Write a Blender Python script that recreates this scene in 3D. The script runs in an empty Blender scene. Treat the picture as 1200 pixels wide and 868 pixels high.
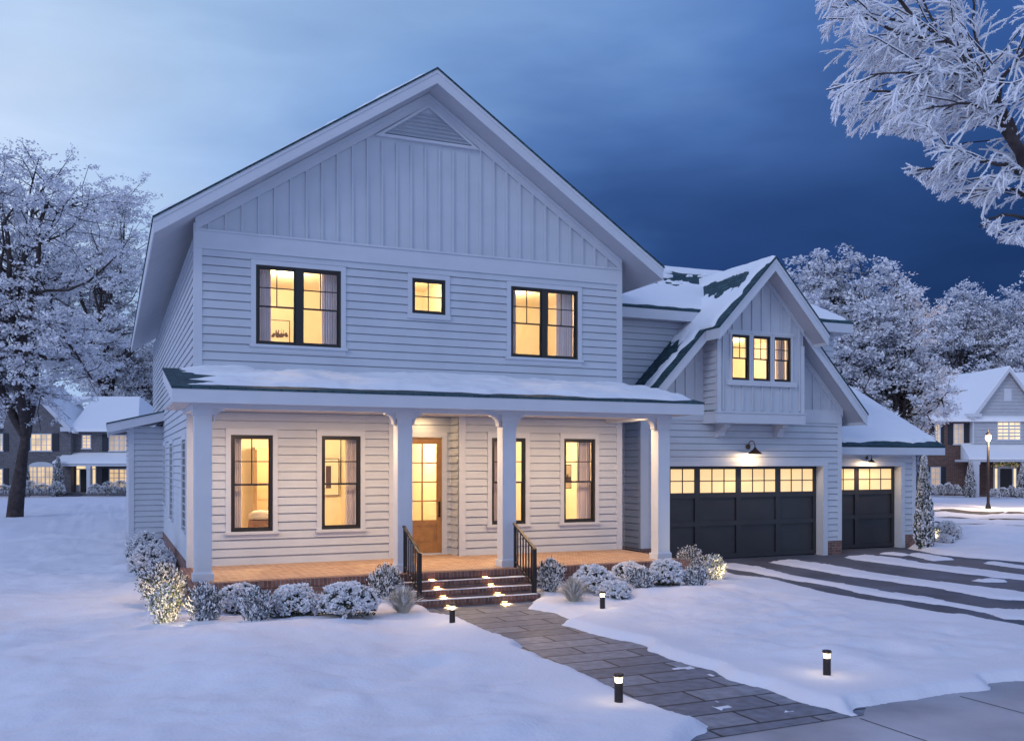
import bpy, math, random
import numpy as np
from mathutils import Vector
R = math.radians
scene = bpy.context.scene
col = scene.collection

# ------------------------------------------------------------------ camera
CAMX, CAMY, CAMZ, YAW, F = -1.55, -19.44, 2.57, 23.4, 1088.0
cam = bpy.data.cameras.new('camera')
camo = bpy.data.objects.new('camera', cam); col.objects.link(camo)
camo.location = (CAMX, CAMY, CAMZ); camo.rotation_euler = (R(90), 0, R(-YAW))
cam.sensor_width = 36; cam.lens = F/1200*36; cam.shift_y = 0.0908
cam.clip_start = .1; cam.clip_end = 3000
scene.camera = camo
# ------------------------------------------------------------------ exposure
scene.view_settings.view_transform = 'Standard'; scene.view_settings.look = 'None'
scene.view_settings.exposure = 0.0; scene.view_settings.gamma = 1.0
try: scene.view_settings.use_curve_mapping = False
except Exception: pass
scene.cycles.use_denoising = True
scene.cycles.max_bounces = 6; scene.cycles.diffuse_bounces = 4; scene.cycles.glossy_bounces = 3
scene.cycles.transparent_max_bounces = 12; scene.cycles.transmission_bounces = 4
scene.cycles.sample_clamp_indirect = 6.0
# ------------------------------------------------------------------ dusk sky
world = bpy.data.worlds.new('World'); scene.world = world; world.use_nodes = True
nt = world.node_tree; nt.nodes.clear(); L = nt.links.new
def N(t, **k):
    n = nt.nodes.new(t)
    for a, b in k.items(): setattr(n, a, b)
    return n
out = N('ShaderNodeOutputWorld'); bg = N('ShaderNodeBackground'); L(bg.outputs[0], out.inputs[0])
tc = N('ShaderNodeTexCoord')
dv = N('ShaderNodeVectorMath', operation='DOT_PRODUCT'); L(tc.outputs['Generated'], dv.inputs[0])
az = R(70); dv.inputs[1].default_value = (math.sin(az), math.cos(az), 0)
sep = N('ShaderNodeSeparateXYZ'); L(tc.outputs['Generated'], sep.inputs[0])
mp = N('ShaderNodeMapping'); mp.inputs['Scale'].default_value = (1.1, 1.1, 3.6); mp.inputs['Rotation'].default_value = (0.25, 0.3, 0.3)
L(tc.outputs['Generated'], mp.inputs[0])
nz = N('ShaderNodeTexNoise'); nz.inputs['Scale'].default_value = 1.7; nz.inputs['Detail'].default_value = 5; nz.inputs['Roughness'].default_value = .5
L(mp.outputs[0], nz.inputs['Vector'])
ma = N('ShaderNodeMath', operation='MULTIPLY_ADD'); L(nz.outputs[0], ma.inputs[0]); ma.inputs[1].default_value = .5; ma.inputs[2].default_value = -.25
ad = N('ShaderNodeMath', operation='ADD'); L(dv.outputs['Value'], ad.inputs[0]); L(ma.outputs[0], ad.inputs[1])
mr = N('ShaderNodeMapRange'); L(ad.outputs[0], mr.inputs[0]); mr.inputs[1].default_value = -1; mr.inputs[2].default_value = 1
def ramp(stops):
    r = N('ShaderNodeValToRGB'); e = r.color_ramp.elements
    while len(e) > 1: e.remove(e[-1])
    first = True
    for p, c in stops:
        x = e[0] if first else e.new((p+1)/2)
        x.position = (p+1)/2; x.color = (*c, 1); first = False
    L(mr.outputs[0], r.inputs[0]); return r
low = ramp([(-1, (.36, .44, .72)), (-.2, (.42, .50, .79)), (.2, (.66, .77, .97)), (.34, (.50, .66, .92)), (.52, (.20, .36, .70)), (.66, (.050, .13, .36)), (.76, (.020, .058, .20)), (.86, (.012, .040, .14)), (1, (.009, .030, .11))])
high = ramp([(-1, (.40, .50, .80)), (-.2, (.40, .52, .84)), (.2, (.46, .62, .87)), (.36, (.34, .51, .80)), (.55, (.205, .36, .68)), (.7, (.090, .20, .50)), (.85, (.042, .115, .36)), (1, (.034, .10, .33))])
zf = N('ShaderNodeMapRange', interpolation_type='SMOOTHSTEP'); L(sep.outputs[2], zf.inputs[0]); zf.inputs[1].default_value = .19; zf.inputs[2].default_value = .45
mx = N('ShaderNodeMixRGB'); L(zf.outputs[0], mx.inputs[0]); L(low.outputs[0], mx.inputs[1]); L(high.outputs[0], mx.inputs[2])
zt = N('ShaderNodeMapRange', interpolation_type='SMOOTHSTEP'); L(sep.outputs[2], zt.inputs[0]); zt.inputs[1].default_value = .46; zt.inputs[2].default_value = .85
mz = N('ShaderNodeMixRGB'); L(zt.outputs[0], mz.inputs[0]); L(mx.outputs[0], mz.inputs[1]); mz.inputs[2].default_value = (.20, .29, .60, 1)
m2 = N('ShaderNodeMapping'); m2.inputs['Scale'].default_value = (1.6, 1.6, 6.0); m2.inputs['Rotation'].default_value = (-.35, .45, 0); L(tc.outputs['Generated'], m2.inputs[0])
n2 = N('ShaderNodeTexNoise'); n2.inputs['Scale'].default_value = 2.2; n2.inputs['Detail'].default_value = 6; n2.inputs['Roughness'].default_value = .55; n2.inputs['Distortion'].default_value = .4; L(m2.outputs[0], n2.inputs['Vector'])
r2 = N('ShaderNodeMapRange'); L(n2.outputs[0], r2.inputs[0]); r2.inputs[1].default_value = .3; r2.inputs[2].default_value = .7; r2.inputs[3].default_value = .92; r2.inputs[4].default_value = 1.07
vs_ = N('ShaderNodeVectorMath', operation='SCALE'); L(mz.outputs[0], vs_.inputs[0]); L(r2.outputs[0], vs_.inputs['Scale'])
L(vs_.outputs[0], bg.inputs[0]); bg.inputs[1].default_value = 1.0
# soft after-glow from the bright side of the sky (front left)
sl = bpy.data.lights.new('sun', 'SUN'); sl.energy = .72; sl.angle = R(22); sl.color = (.80, .86, 1)
so = bpy.data.objects.new('sun', sl); col.objects.link(so)
so.rotation_euler = Vector((.80, .42, -.50)).to_track_quat('-Z', 'Y').to_euler()

# ================================================================== helpers
fw = np.array([math.sin(R(YAW)), math.cos(R(YAW))]); rt = np.array([math.cos(R(YAW)), -math.sin(R(YAW))])
HY = 543.0
def at(px, D):                              # ground position at picture column px and distance D
    p = np.array([CAMX, CAMY]) + fw*D + rt*(px-600)/F*D
    return float(p[0]), float(p[1])
def gp(px, py, z=0.0):                      # point of the ground seen at a pixel
    D = (CAMZ-z)*F/(py-HY); return at(px, D)

def tag(o, label=None, cat=None, group=None, kind=None):
    if label: o['label'] = label
    if cat: o['category'] = cat
    if group: o['group'] = group
    if kind: o['kind'] = kind
    return o
def empty(name, loc, label=None, cat=None, group=None):
    o = bpy.data.objects.new(name, None); col.objects.link(o); o.location = loc; o.empty_display_size = .2
    return tag(o, label, cat, group)
def wloc(o):
    v = Vector((0, 0, 0))
    while o is not None: v += o.location; o = o.parent
    return v
class Fr:                                   # wall frame: u along, o outward, z up
    def __init__(s, O, U, Nn): s.O = Vector(O); s.U = Vector(U).normalized(); s.N = Vector(Nn).normalized()
    def p(s, u, o, z): return s.O + s.U*u + s.N*o + Vector((0, 0, z))
W = Fr((0, 0, 0), (1, 0, 0), (0, 1, 0))
class MB:
    def __init__(s): s.v = []; s.f = []; s.m = []
    def poly(s, pts, mi=0):
        b = len(s.v); s.v.extend([tuple(p) for p in pts]); s.f.append(tuple(range(b, b+len(pts)))); s.m.append(mi)
    def hexa(s, P, mi=0):
        b = len(s.v); s.v.extend([tuple(p) for p in P])
        for q in ((0, 3, 2, 1), (4, 5, 6, 7), (0, 1, 5, 4), (1, 2, 6, 5), (2, 3, 7, 6), (3, 0, 4, 7)):
            s.f.append(tuple(b+i for i in q)); s.m.append(mi)
    def box(s, x0, x1, y0, y1, z0, z1, mi=0, fr=W):
        s.hexa([fr.p(x0, y0, z0), fr.p(x1, y0, z0), fr.p(x1, y1, z0), fr.p(x0, y1, z0), fr.p(x0, y0, z1), fr.p(x1, y0, z1), fr.p(x1, y1, z1), fr.p(x0, y1, z1)], mi)
        return s
    def prism(s, pts, vec, mi=0):           # planar outline pushed along vec
        vec = Vector(vec); A = [Vector(p) for p in pts]; B = [p+vec for p in A]; n = len(A)
        s.poly(A, mi); s.poly(B[::-1], mi)
        for i in range(n): j = (i+1) % n; s.poly([A[i], B[i], B[j], A[j]], mi)
        return s
    def tube(s, pts, rad, n=8, mi=0, cap=True):
        pts = [Vector(p) for p in pts]; rad = rad if isinstance(rad, (list, tuple)) else [rad]*len(pts)
        up = Vector((.13, .21, 1)).normalized(); rings = []; b = len(s.v)
        for i, p in enumerate(pts):
            t = (pts[min(i+1, len(pts)-1)]-pts[max(i-1, 0)]).normalized()
            a = t.cross(up)
            if a.length < .05: a = t.cross(Vector((1, 0, 0)))
            a.normalize(); c = t.cross(a)
            for k in range(n):
                th = 2*math.pi*k/n; s.v.append(tuple(p+(a*math.cos(th)+c*math.sin(th))*rad[i]))
        for i in range(len(pts)-1):
            for k in range(n):
                k2 = (k+1) % n; s.f.append((b+i*n+k, b+i*n+k2, b+(i+1)*n+k2, b+(i+1)*n+k)); s.m.append(mi)
        if cap:
            s.f.append(tuple(b+k for k in range(n))[::-1]); s.m.append(mi)
            s.f.append(tuple(b+(len(pts)-1)*n+k for k in range(n))); s.m.append(mi)
        return s
    def lathe(s, prof, c, n=20, mi=0):      # prof: (radius, z)
        b = len(s.v)
        for r_, z_ in prof:
            for k in range(n):
                th = 2*math.pi*k/n; s.v.append((c[0]+r_*math.cos(th), c[1]+r_*math.sin(th), c[2]+z_))
        for i in range(len(prof)-1):
            for k in range(n):
                k2 = (k+1) % n; s.f.append((b+i*n+k, b+i*n+k2, b+(i+1)*n+k2, b+(i+1)*n+k)); s.m.append(mi)
        return s
    def build(s, name, mats, parent=None, loc=None, smooth=False):
        mats = mats if isinstance(mats, (list, tuple)) else [mats]
        off = wloc(parent) if parent is not None else Vector(loc or (0, 0, 0))
        V = np.array(s.v, dtype=float).reshape(-1, 3)-np.array(off)
        me = bpy.data.meshes.new(name); me.from_pydata(V.tolist(), [], s.f)
        for m_ in mats: me.materials.append(m_)
        if len(mats) > 1: me.polygons.foreach_set('material_index', s.m)
        if smooth: me.polygons.foreach_set('use_smooth', [True]*len(s.f))
        autouv(me, off); me.update()
        o = bpy.data.objects.new(name, me); col.objects.link(o)
        if parent is not None: o.parent = parent
        else: o.location = off
        return o
def autouv(me, off):
    nf = len(me.polygons)
    if nf == 0: return
    nr = np.empty(nf*3); me.polygons.foreach_get('normal', nr); nr = nr.reshape(-1, 3)
    lt = np.empty(nf, dtype=int); me.polygons.foreach_get('loop_total', lt)
    fi = np.repeat(np.arange(nf), lt)
    lv = np.empty(len(me.loops), dtype=int); me.loops.foreach_get('vertex_index', lv)
    co = np.empty(len(me.vertices)*3); me.vertices.foreach_get('co', co); co = co.reshape(-1, 3)+np.array(off)
    nn = nr[fi]; flat = np.abs(nn[:, 2]) > .985
    t = np.stack([-nn[:, 1], nn[:, 0], np.zeros(len(nn))], 1); tl = np.linalg.norm(t, axis=1); tl[tl < 1e-6] = 1; t /= tl[:, None]
    t[flat] = (1, 0, 0); sgn = np.where(np.abs(t[:, 0]) > np.abs(t[:, 1]), np.sign(t[:, 0]), np.sign(t[:, 1])); sgn[sgn == 0] = 1; t *= sgn[:, None]
    bt = np.cross(nn, t); bt *= np.where(bt[:, 2] < 0, -1, 1)[:, None]; bt[flat] = (0, 1, 0)
    P = co[lv]; uv = np.stack([(P*t).sum(1), (P*bt).sum(1)], 1)
    l = me.uv_layers.new(name='UVMap'); l.data.foreach_set('uv', uv.astype(np.float32).ravel())
def soup(V, name, mats, parent=None, loc=None, mi=None, k=4):   # many loose quads / triangles
    off = wloc(parent) if parent is not None else Vector(loc or (0, 0, 0))
    n = len(V)//k; me = bpy.data.meshes.new(name)
    me.vertices.add(len(V)); me.vertices.foreach_set('co', (V-np.array(off)).astype(np.float32).ravel())
    me.loops.add(len(V)); me.loops.foreach_set('vertex_index', np.arange(len(V), dtype=np.int32))
    me.polygons.add(n); me.polygons.foreach_set('loop_start', np.arange(0, n*k, k, dtype=np.int32)); me.polygons.foreach_set('loop_total', np.full(n, k, dtype=np.int32))
    for m_ in (mats if isinstance(mats, (list, tuple)) else [mats]): me.materials.append(m_)
    if mi is not None: me.polygons.foreach_set('material_index', mi.astype(np.int32))
    me.update(); me.validate()
    o = bpy.data.objects.new(name, me); col.objects.link(o)
    if parent is not None: o.parent = parent
    else: o.location = off
    return o
def quads(C, rng, ln, wd, D=None, jit=1.0, up=0):  # quads at centres C, long side along D (or random)
    n = len(C); d = rng.normal(size=(n, 3))
    if up: d[:, 2] *= .45
    if D is not None: d = D+d*jit*.35
    d /= np.linalg.norm(d, axis=1)[:, None]; q = rng.normal(size=(n, 3)); q[:, 2] += up; w = np.cross(d, q); w /= np.linalg.norm(w, axis=1)[:, None]
    l = (ln*rng.uniform(.6, 1.3, n))[:, None]/2; ww = (wd*rng.uniform(.6, 1.3, n))[:, None]/2
    bend = np.cross(d, w)*l*.35
    return np.stack([C-d*l-w*ww*.5, C-d*l*.1+w*ww*-1+bend, C+d*l, C+d*l*.1+w*ww+bend], 1).reshape(-1, 3)
# value noise
_rg = np.random.default_rng(7); _T = _rg.random((64, 64))
def vn(x, y):
    xi = np.floor(x).astype(int); yi = np.floor(y).astype(int); fx = x-xi; fy = y-yi
    fx = fx*fx*(3-2*fx); fy = fy*fy*(3-2*fy); a = _T[xi & 63, yi & 63]; b = _T[(xi+1) & 63, yi & 63]; c = _T[xi & 63, (yi+1) & 63]; d = _T[(xi+1) & 63, (yi+1) & 63]
    return (a*(1-fx)+b*fx)*(1-fy)+(c*(1-fx)+d*fx)*fy-.5
def fbm(x, y, o=4): return sum(vn(x*2**i+i*17.3, y*2**i+i*9.1)/2**i for i in range(o))
def sstep(a, b, x): t = np.clip((x-a)/(b-a), 0, 1); return t*t*(3-2*t)
def sdist(P, X, Y):                         # signed distance to polygon, negative inside
    P = np.array(P); Q = np.roll(P, -1, 0); d = np.full(X.shape, 1e9); ins = np.zeros(X.shape, bool)
    for (x0, y0), (x1, y1) in zip(P, Q):
        ex, ey = x1-x0, y1-y0; t = np.clip(((X-x0)*ex+(Y-y0)*ey)/(ex*ex+ey*ey+1e-12), 0, 1)
        d = np.minimum(d, np.hypot(X-x0-ex*t, Y-y0-ey*t))
        c = ((y0 > Y) != (y1 > Y)); xx = x0+(Y-y0)*ex/(ey if abs(ey) > 1e-12 else 1e-12); ins ^= c & (X < xx)
    return np.where(ins, -d, d)

# ================================================================== materials
def mat(name, c, rough=.7, metal=0, spec=.5, bump=0, bscale=20, var=0, vscale=3, emit=None, es=0, coord='Object', det=4):
    m = bpy.data.materials.new(name); m.use_nodes = True; t = m.node_tree; b = t.nodes['Principled BSDF']
    b.inputs['Base Color'].default_value = (*c, 1); b.inputs['Roughness'].default_value = rough; b.inputs['Metallic'].default_value = metal
    b.inputs['Specular IOR Level'].default_value = spec
    if emit: b.inputs['Emission Color'].default_value = (*emit, 1); b.inputs['Emission Strength'].default_value = es
    if bump or var:
        tc = t.nodes.new('ShaderNodeTexCoord')
    if var:
        n = t.nodes.new('ShaderNodeTexNoise'); n.inputs['Scale'].default_value = vscale; n.inputs['Detail'].default_value = det; t.links.new(tc.outputs[coord], n.inputs['Vector'])
        r = t.nodes.new('ShaderNodeValToRGB'); r.color_ramp.elements[0].position = .3; r.color_ramp.elements[1].position = .7
        r.color_ramp.elements[0].color = (*[x*(1-var) for x in c], 1); r.color_ramp.elements[1].color = (*[min(1, x*(1+var)) for x in c], 1)
        t.links.new(n.outputs[0], r.inputs[0]); t.links.new(r.outputs[0], b.inputs['Base Color'])
    if bump:
        n = t.nodes.new('ShaderNodeTexNoise'); n.inputs['Scale'].default_value = bscale; n.inputs['Detail'].default_value = 6; t.links.new(tc.outputs[coord], n.inputs['Vector'])
        bp = t.nodes.new('ShaderNodeBump'); bp.inputs['Strength'].default_value = bump; bp.inputs['Distance'].default_value = .02
        t.links.new(n.outputs[0], bp.inputs['Height']); t.links.new(bp.outputs[0], b.inputs['Normal'])
    return m
def brickmat(name, c1, c2, mortar, bw, bh, ms=.008, rough=.8, rot=0, off=.5, bump=.5, squash=1, noise=.35, bias=0):
    m = mat(name, c1, rough); t = m.node_tree; b = t.nodes['Principled BSDF']; Lk = t.links.new
    tc = t.nodes.new('ShaderNodeTexCoord'); mp = t.nodes.new('ShaderNodeMapping'); mp.inputs['Rotation'].default_value[2] = rot
    Lk(tc.outputs['UV'], mp.inputs[0]); br = t.nodes.new('ShaderNodeTexBrick'); Lk(mp.outputs[0], br.inputs['Vector'])
    br.inputs['Color1'].default_value = (*c1, 1); br.inputs['Color2'].default_value = (*c2, 1); br.inputs['Mortar'].default_value = (*mortar, 1)
    br.inputs['Scale'].default_value = 1; br.inputs['Brick Width'].default_value = bw; br.inputs['Row Height'].default_value = bh; br.inputs['Mortar Size'].default_value = ms
    br.inputs['Bias'].default_value = bias; br.offset = off; br.inputs['Mortar Smooth'].default_value = .2
    n = t.nodes.new('ShaderNodeTexNoise'); n.inputs['Scale'].default_value = 7; n.inputs['Detail'].default_value = 6; Lk(tc.outputs['UV'], n.inputs['Vector'])
    mr = t.nodes.new('ShaderNodeMapRange'); Lk(n.outputs[0], mr.inputs[0]); mr.inputs[1].default_value = .25; mr.inputs[2].default_value = .75; mr.inputs[3].default_value = 1-noise; mr.inputs[4].default_value = 1+noise
    mu = t.nodes.new('ShaderNodeVectorMath'); mu.operation = 'SCALE'; Lk(br.outputs['Color'], mu.inputs[0]); Lk(mr.outputs[0], mu.inputs['Scale']); Lk(mu.outputs[0], b.inputs['Base Color'])
    iv = t.nodes.new('ShaderNodeMath'); iv.operation = 'MULTIPLY_ADD'; Lk(br.outputs['Fac'], iv.inputs[0]); iv.inputs[1].default_value = -1
    Lk(n.outputs[0], iv.inputs[2]); bp = t.nodes.new('ShaderNodeBump'); bp.inputs['Strength'].default_value = bump; bp.inputs['Distance'].default_value = .012
    Lk(iv.outputs[0], bp.inputs['Height']); Lk(bp.outputs[0], b.inputs['Normal'])
    return m
def glassmat(name, tint=(1, 1, 1), gl=.06):
    m = bpy.data.materials.new(name); m.use_nodes = True; t = m.node_tree; t.nodes.clear(); Lk = t.links.new
    o = t.nodes.new('ShaderNodeOutputMaterial'); mx = t.nodes.new('ShaderNodeMixShader'); a = t.nodes.new('ShaderNodeBsdfTransparent'); g = t.nodes.new('ShaderNodeBsdfGlossy')
    a.inputs[0].default_value = (*tint, 1); g.inputs['Roughness'].default_value = .03; mx.inputs[0].default_value = gl
    Lk(a.outputs[0], mx.inputs[1]); Lk(g.outputs[0], mx.inputs[2]); Lk(mx.outputs[0], o.inputs[0]); return m
def emis(name, c, s, var=0, vs=2):
    m = mat(name, (.6, .5, .35), .6, emit=c, es=s); 
    if var:
        t = m.node_tree; b = t.nodes['Principled BSDF']; tc = t.nodes.new('ShaderNodeTexCoord'); n = t.nodes.new('ShaderNodeTexNoise'); n.inputs['Scale'].default_value = vs
        t.links.new(tc.outputs['Object'], n.inputs['Vector']); mr = t.nodes.new('ShaderNodeMapRange'); t.links.new(n.outputs[0], mr.inputs[0])
        mr.inputs[1].default_value = .3; mr.inputs[2].default_value = .7; mr.inputs[3].default_value = s*(1-var); mr.inputs[4].default_value = s*(1+var); t.links.new(mr.outputs[0], b.inputs['Emission Strength'])
    return m
M = dict(
    siding=mat('painted_siding', (.53, .575, .64), .55, var=.05, vscale=1.3, bump=.12, bscale=60),
    trim=mat('white_trim_paint', (.58, .62, .685), .5, var=.03, vscale=2),
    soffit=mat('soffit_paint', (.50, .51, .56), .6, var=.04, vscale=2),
    black=mat('black_window_frame', (.018, .017, .018), .4),
    snow=mat('snow', (.84, .845, .90), .75, spec=.25, bump=.55, bscale=22, var=.03, vscale=.8),
    roofsnow=mat('roof_snow', (.86, .89, .93), .8, spec=.2, bump=.4, bscale=9),
    shingle=brickmat('dark_shingles', (.012, .050, .068), (.030, .085, .105), (.004, .016, .025), .30, .14, .010, .75, bump=1, noise=.45),
    brick=brickmat('dark_red_brick', (.25, .115, .085), (.14, .070, .060), (.21, .185, .175), .21, .072, .009),
    soldier=brickmat('soldier_brick', (.25, .115, .085), (.14, .070, .060), (.21, .185, .175), .075, .30, .010, off=0),
    porchfloor=brickmat('porch_brick_paving', (.34, .19, .12), (.46, .29, .19), (.55, .43, .33), .21, .105, .010, .7, rot=R(45), noise=.2),
    paver=brickmat('slate_pavers', (.115, .13, .175), (.235, .25, .30), (.020, .021, .030), 1.25, .46, .020, .6, rot=0, bump=.7, noise=.35),
    concrete=mat('driveway_concrete', (.095, .108, .145), .75, var=.35, vscale=.9, bump=.4, bscale=30, det=8),
    apron=mat('apron_concrete', (.43, .42, .46), .65, var=.28, vscale=.8, bump=.3, bscale=25, det=8),
    joint=mat('dark_joint', (.03, .03, .035), .9),
    asphalt=mat('asphalt', (.055, .055, .06), .8, var=.3, vscale=1, bump=.3),
    soil=mat('frozen_soil', (.10, .09, .09), .9, var=.3, vscale=2, bump=.5),
    wood=mat('oak_door_wood', (.34, .175, .06), .45, var=.18, vscale=6),
    gdoor=mat('charcoal_garage_paint', (.034, .036, .044), .45, var=.12, vscale=2),
    iron=mat('dark_iron', (.028, .024, .026), .45, metal=.4),
    bronze=mat('oiled_bronze', (.10, .055, .035), .4, metal=.7),
    glass=glassmat('window_glass'),
    plaster=mat('cream_plaster', (.86, .80, .66), .9, var=.03), intfloor=mat('oak_floor', (.45, .28, .14), .5, var=.2),
    curtain=mat('sheer_curtain', (.80, .72, .72), .9, var=.05), furn=mat('tan_wood', (.50, .30, .13), .6, var=.2, vscale=4),
    linen=mat('white_linen', (.8, .76, .7), .9), basket=mat('wicker', (.22, .12, .06), .8, var=.3, vscale=30, bump=.5),
    paper=mat('print_paper', (.80, .76, .66), .8), ink=mat('dark_print_ink', (.06, .035, .03), .8), tile=mat('fireplace_brick', (.50, .36, .20), .8),
    bark=mat('frosted_bark', (.055, .042, .042), .9, var=.5, vscale=5, bump=1, bscale=12, det=8),
    frost=mat('frost', (.90, .91, .95), .8, spec=.2, var=.05, vscale=1.5),
    frost2=mat('frosty_twigs', (.68, .70, .78), .85, spec=.2),
    leaf=mat('dark_leaf', (.045, .060, .045), .7, var=.3, vscale=6), leaf2=mat('blue_green_leaf', (.10, .13, .15), .7, var=.3, vscale=6),
    leafy=mat('pale_green_leaf', (.30, .33, .16), .7, var=.2, vscale=6), straw=mat('dry_grass', (.50, .48, .42), .8, var=.2),
    gpane=emis('lit_garage_pane', (1.0, .66, .27), .92, .10, 1.2), lampglow=emis('lamp_glow', (1, .72, .38), 14), bollardglow=emis('bollard_glow', (1, .86, .62), 9),
    stepglow=emis('step_light_glow', (1, .66, .28), 12), streetglow=emis('street_lamp_glow', (1, .74, .45), 5), bulb=emis('bulb', (1, .75, .4), 25),
    farpane=emis('far_lit_window', (1, .66, .30), .62, .45, .9), farpane2=emis('far_bright_window', (1, .74, .40), .95, .2, 1), fardim=emis('far_dim_window', (1, .62, .33), .26, .4, 1),
    gbrick=brickmat('grey_brick', (.145, .14, .155), (.095, .095, .115), (.19, .19, .2), .3, .1, .01, noise=.3), rbrick=brickmat('brown_brick', (.14, .075, .06), (.085, .05, .045), (.16, .14, .135), .3, .1, .01, noise=.3),
    shutter=mat('dark_shutter', (.016, .022, .035), .6), fardoor=mat('dark_door', (.02, .018, .02), .5), fsiding=mat('far_siding', (.42, .45, .50), .7, var=.05),
)
def light(kind, name, loc, power, color, size=.1, rot=None, spot=None, blend=.6, parent=None):
    l = bpy.data.lights.new(name, kind); l.energy = power; l.color = color
    if kind == 'AREA': l.shape = 'DISK'; l.size = size
    else: l.shadow_soft_size = size
    if kind == 'SPOT': l.spot_size = R(spot or 120); l.spot_blend = blend
    o = bpy.data.objects.new(name, l); col.objects.link(o)
    o.location = Vector(loc)-(wloc(parent) if parent else Vector((0, 0, 0)))
    if parent: o.parent = parent
    if rot is not None: o.rotation_euler = Vector(rot).to_track_quat('-Z', 'Y').to_euler()
    return o
WARM = (1, .70, .37)

# ================================================================== the ground
def px(pts): return [gp(x, y) for x, y in pts]
pathL = [(497, 708), (500, 717), (505, 722), (547, 728), (580, 745), (617, 757), (613, 762), (640, 771), (647, 778), (680, 788), (713, 807), (763, 827), (813, 845), (840, 850), (828, 859), (812, 869), (800, 900)]
pathR = [(622, 706), (622, 713), (647, 718), (667, 727), (655, 732), (673, 737), (693, 743), (747, 755), (753, 761), (783, 772), (833, 785), (853, 797), (890, 807), (933, 822), (967, 833), (993, 839), (1007, 842), (1013, 832), (1047, 827), (1117, 815), (1167, 810), (1167, 803), (1200, 800), (1300, 792), (1500, 783)]
bare_path = px(pathR)+[gp(1500, 1200), gp(800, 1200)]+px(pathL)[::-1]
def z3(x, y): return gp(800+x/3, 600+y/3)
lawn_edge = [(110, 190), (150, 212), (210, 234), (330, 246), (400, 265), (500, 290), (640, 320), (700, 330), (800, 346), (940, 372), (1000, 371), (1100, 395), (1200, 412), (1500, 468), (2100, 580)]
drive_far = [(2100, 240), (1500, 205), (1200, 176), (1000, 160), (880, 146), (790, 128)]
gar = [(21.0, 1.9), (21.0, 2.2), (17.4, 2.2), (17.4, 1.3), (11.2, 1.3), (11.2, .4)]
bare_drive = [z3(*p) for p in lawn_edge]+[z3(*p) for p in drive_far]+gar
strips = [
    [(100, 186), (180, 181), (270, 195), (380, 220), (600, 262), (900, 310), (1080, 343), (1200, 346), (1500, 395), (2100, 500), (2100, 540), (1500, 425), (1200, 378), (1130, 375), (1060, 352), (800, 310), (620, 285), (480, 252), (350, 235), (250, 212), (110, 192)],
    [(290, 175), (380, 168), (520, 187), (640, 210), (800, 235), (1000, 258), (1200, 285), (1500, 325), (2100, 410), (2100, 440), (1500, 352), (1200, 312), (1100, 306), (900, 270), (700, 240), (560, 222), (480, 205), (330, 183)],
    [(560, 158), (640, 152), (760, 164), (850, 182), (1000, 198), (1200, 224), (1500, 255), (2100, 320), (2100, 345), (1500, 275), (1200, 240), (960, 214), (850, 200), (700, 180), (600, 168)],
    [(690, 146), (740, 143), (800, 150), (770, 154)], [(790, 150), (830, 145), (960, 167), (880, 172)], [(1030, 178), (1100, 176), (1200, 190), (1500, 222), (1500, 232), (1200, 202)],
    [(1000, 240), (1090, 236), (1160, 246), (1060, 248)],
]
strips = [[z3(*p) for p in s] for s in strips]
def axis(segs):
    a = []
    for x0, x1, h in segs: a.append(np.arange(x0, x1, h))
    return np.unique(np.round(np.concatenate(a), 4))
ax = axis([(-400, -60, 20), (-60, -12, 2.5), (-12, -4, .2), (-4, 12, .055), (12, 27, .1), (27, 40, .5), (40, 110, 2.5), (110, 421, 20)])
ay = axis([(-60, -16, 2), (-16, -14, .4), (-14, -7, .055), (-7, 5, .08), (5, 16, .3), (16, 90, 2), (90, 600, 20)])
GX, GY = np.meshgrid(ax, ay, indexing='ij')
nzE = fbm(GX*1.1, GY*1.1, 3)*.34+fbm(GX*6, GY*6, 3)*.13+fbm(GX*19, GY*19, 2)*.05
sp = sdist(bare_path, GX, GY)+nzE*.35
sd = sdist(bare_drive, GX, GY)+nzE*.3
for s in strips: sd = np.maximum(sd, -(sdist(s, GX, GY)+nzE*.45)*.9)
house = [(-.35, -2.8), (9.75, -2.8), (9.75, .9), (17.4, .9), (17.4, 1.8), (21.2, 1.8), (21.2, 9), (0, 20), (-.05, 20)]
shh = sdist(house, GX, GY)
stp = sdist([(3.2, -2.8), (3.2, -3.72), (5.9, -3.72), (5.9, -2.8)], GX, GY)
m = np.minimum(np.minimum(sp, sd), stp+.04+nzE*.1)
deep = sstep(.0, 1.6, np.minimum(sp, sd))
und = fbm(GX*3.1+2, GY*3.1, 3)*.05+fbm(GX*.33, GY*.33, 3)*.34+fbm(GX*1.4+5, GY*1.4, 3)*.11+fbm(GX*.9+GY*.25, GY*3.2, 3)*.06
H = -.02+.13*sstep(-.02, .20, m)+deep*(.04+und*.7)
instrip = sstep(0, .4, -sdist(bare_drive, GX, GY)); H = np.where((instrip > 0) & (m > 0), np.minimum(H, .05+.02*nzE), H)
H = np.where(m < -.02, np.minimum(H, -.03), H)
dust = (m < 0) & (m > -.9) & (fbm(GX*2.3, GY*2.3, 3) > .50) & (sp < 0) & (GX < 5.2); H = np.where(dust, .003+.01*fbm(GX*9, GY*9, 2), H)
far = (np.abs(GX) > 60) | (GY > 40)
H = np.where(far, .10+.25*fbm(GX*.05, GY*.05, 2), H)
H = np.where(shh < .6, np.minimum(H, .30*sstep(.6, 0, shh)*.35+H), H)
H = np.where(shh < -.12, -.05, H)
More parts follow.
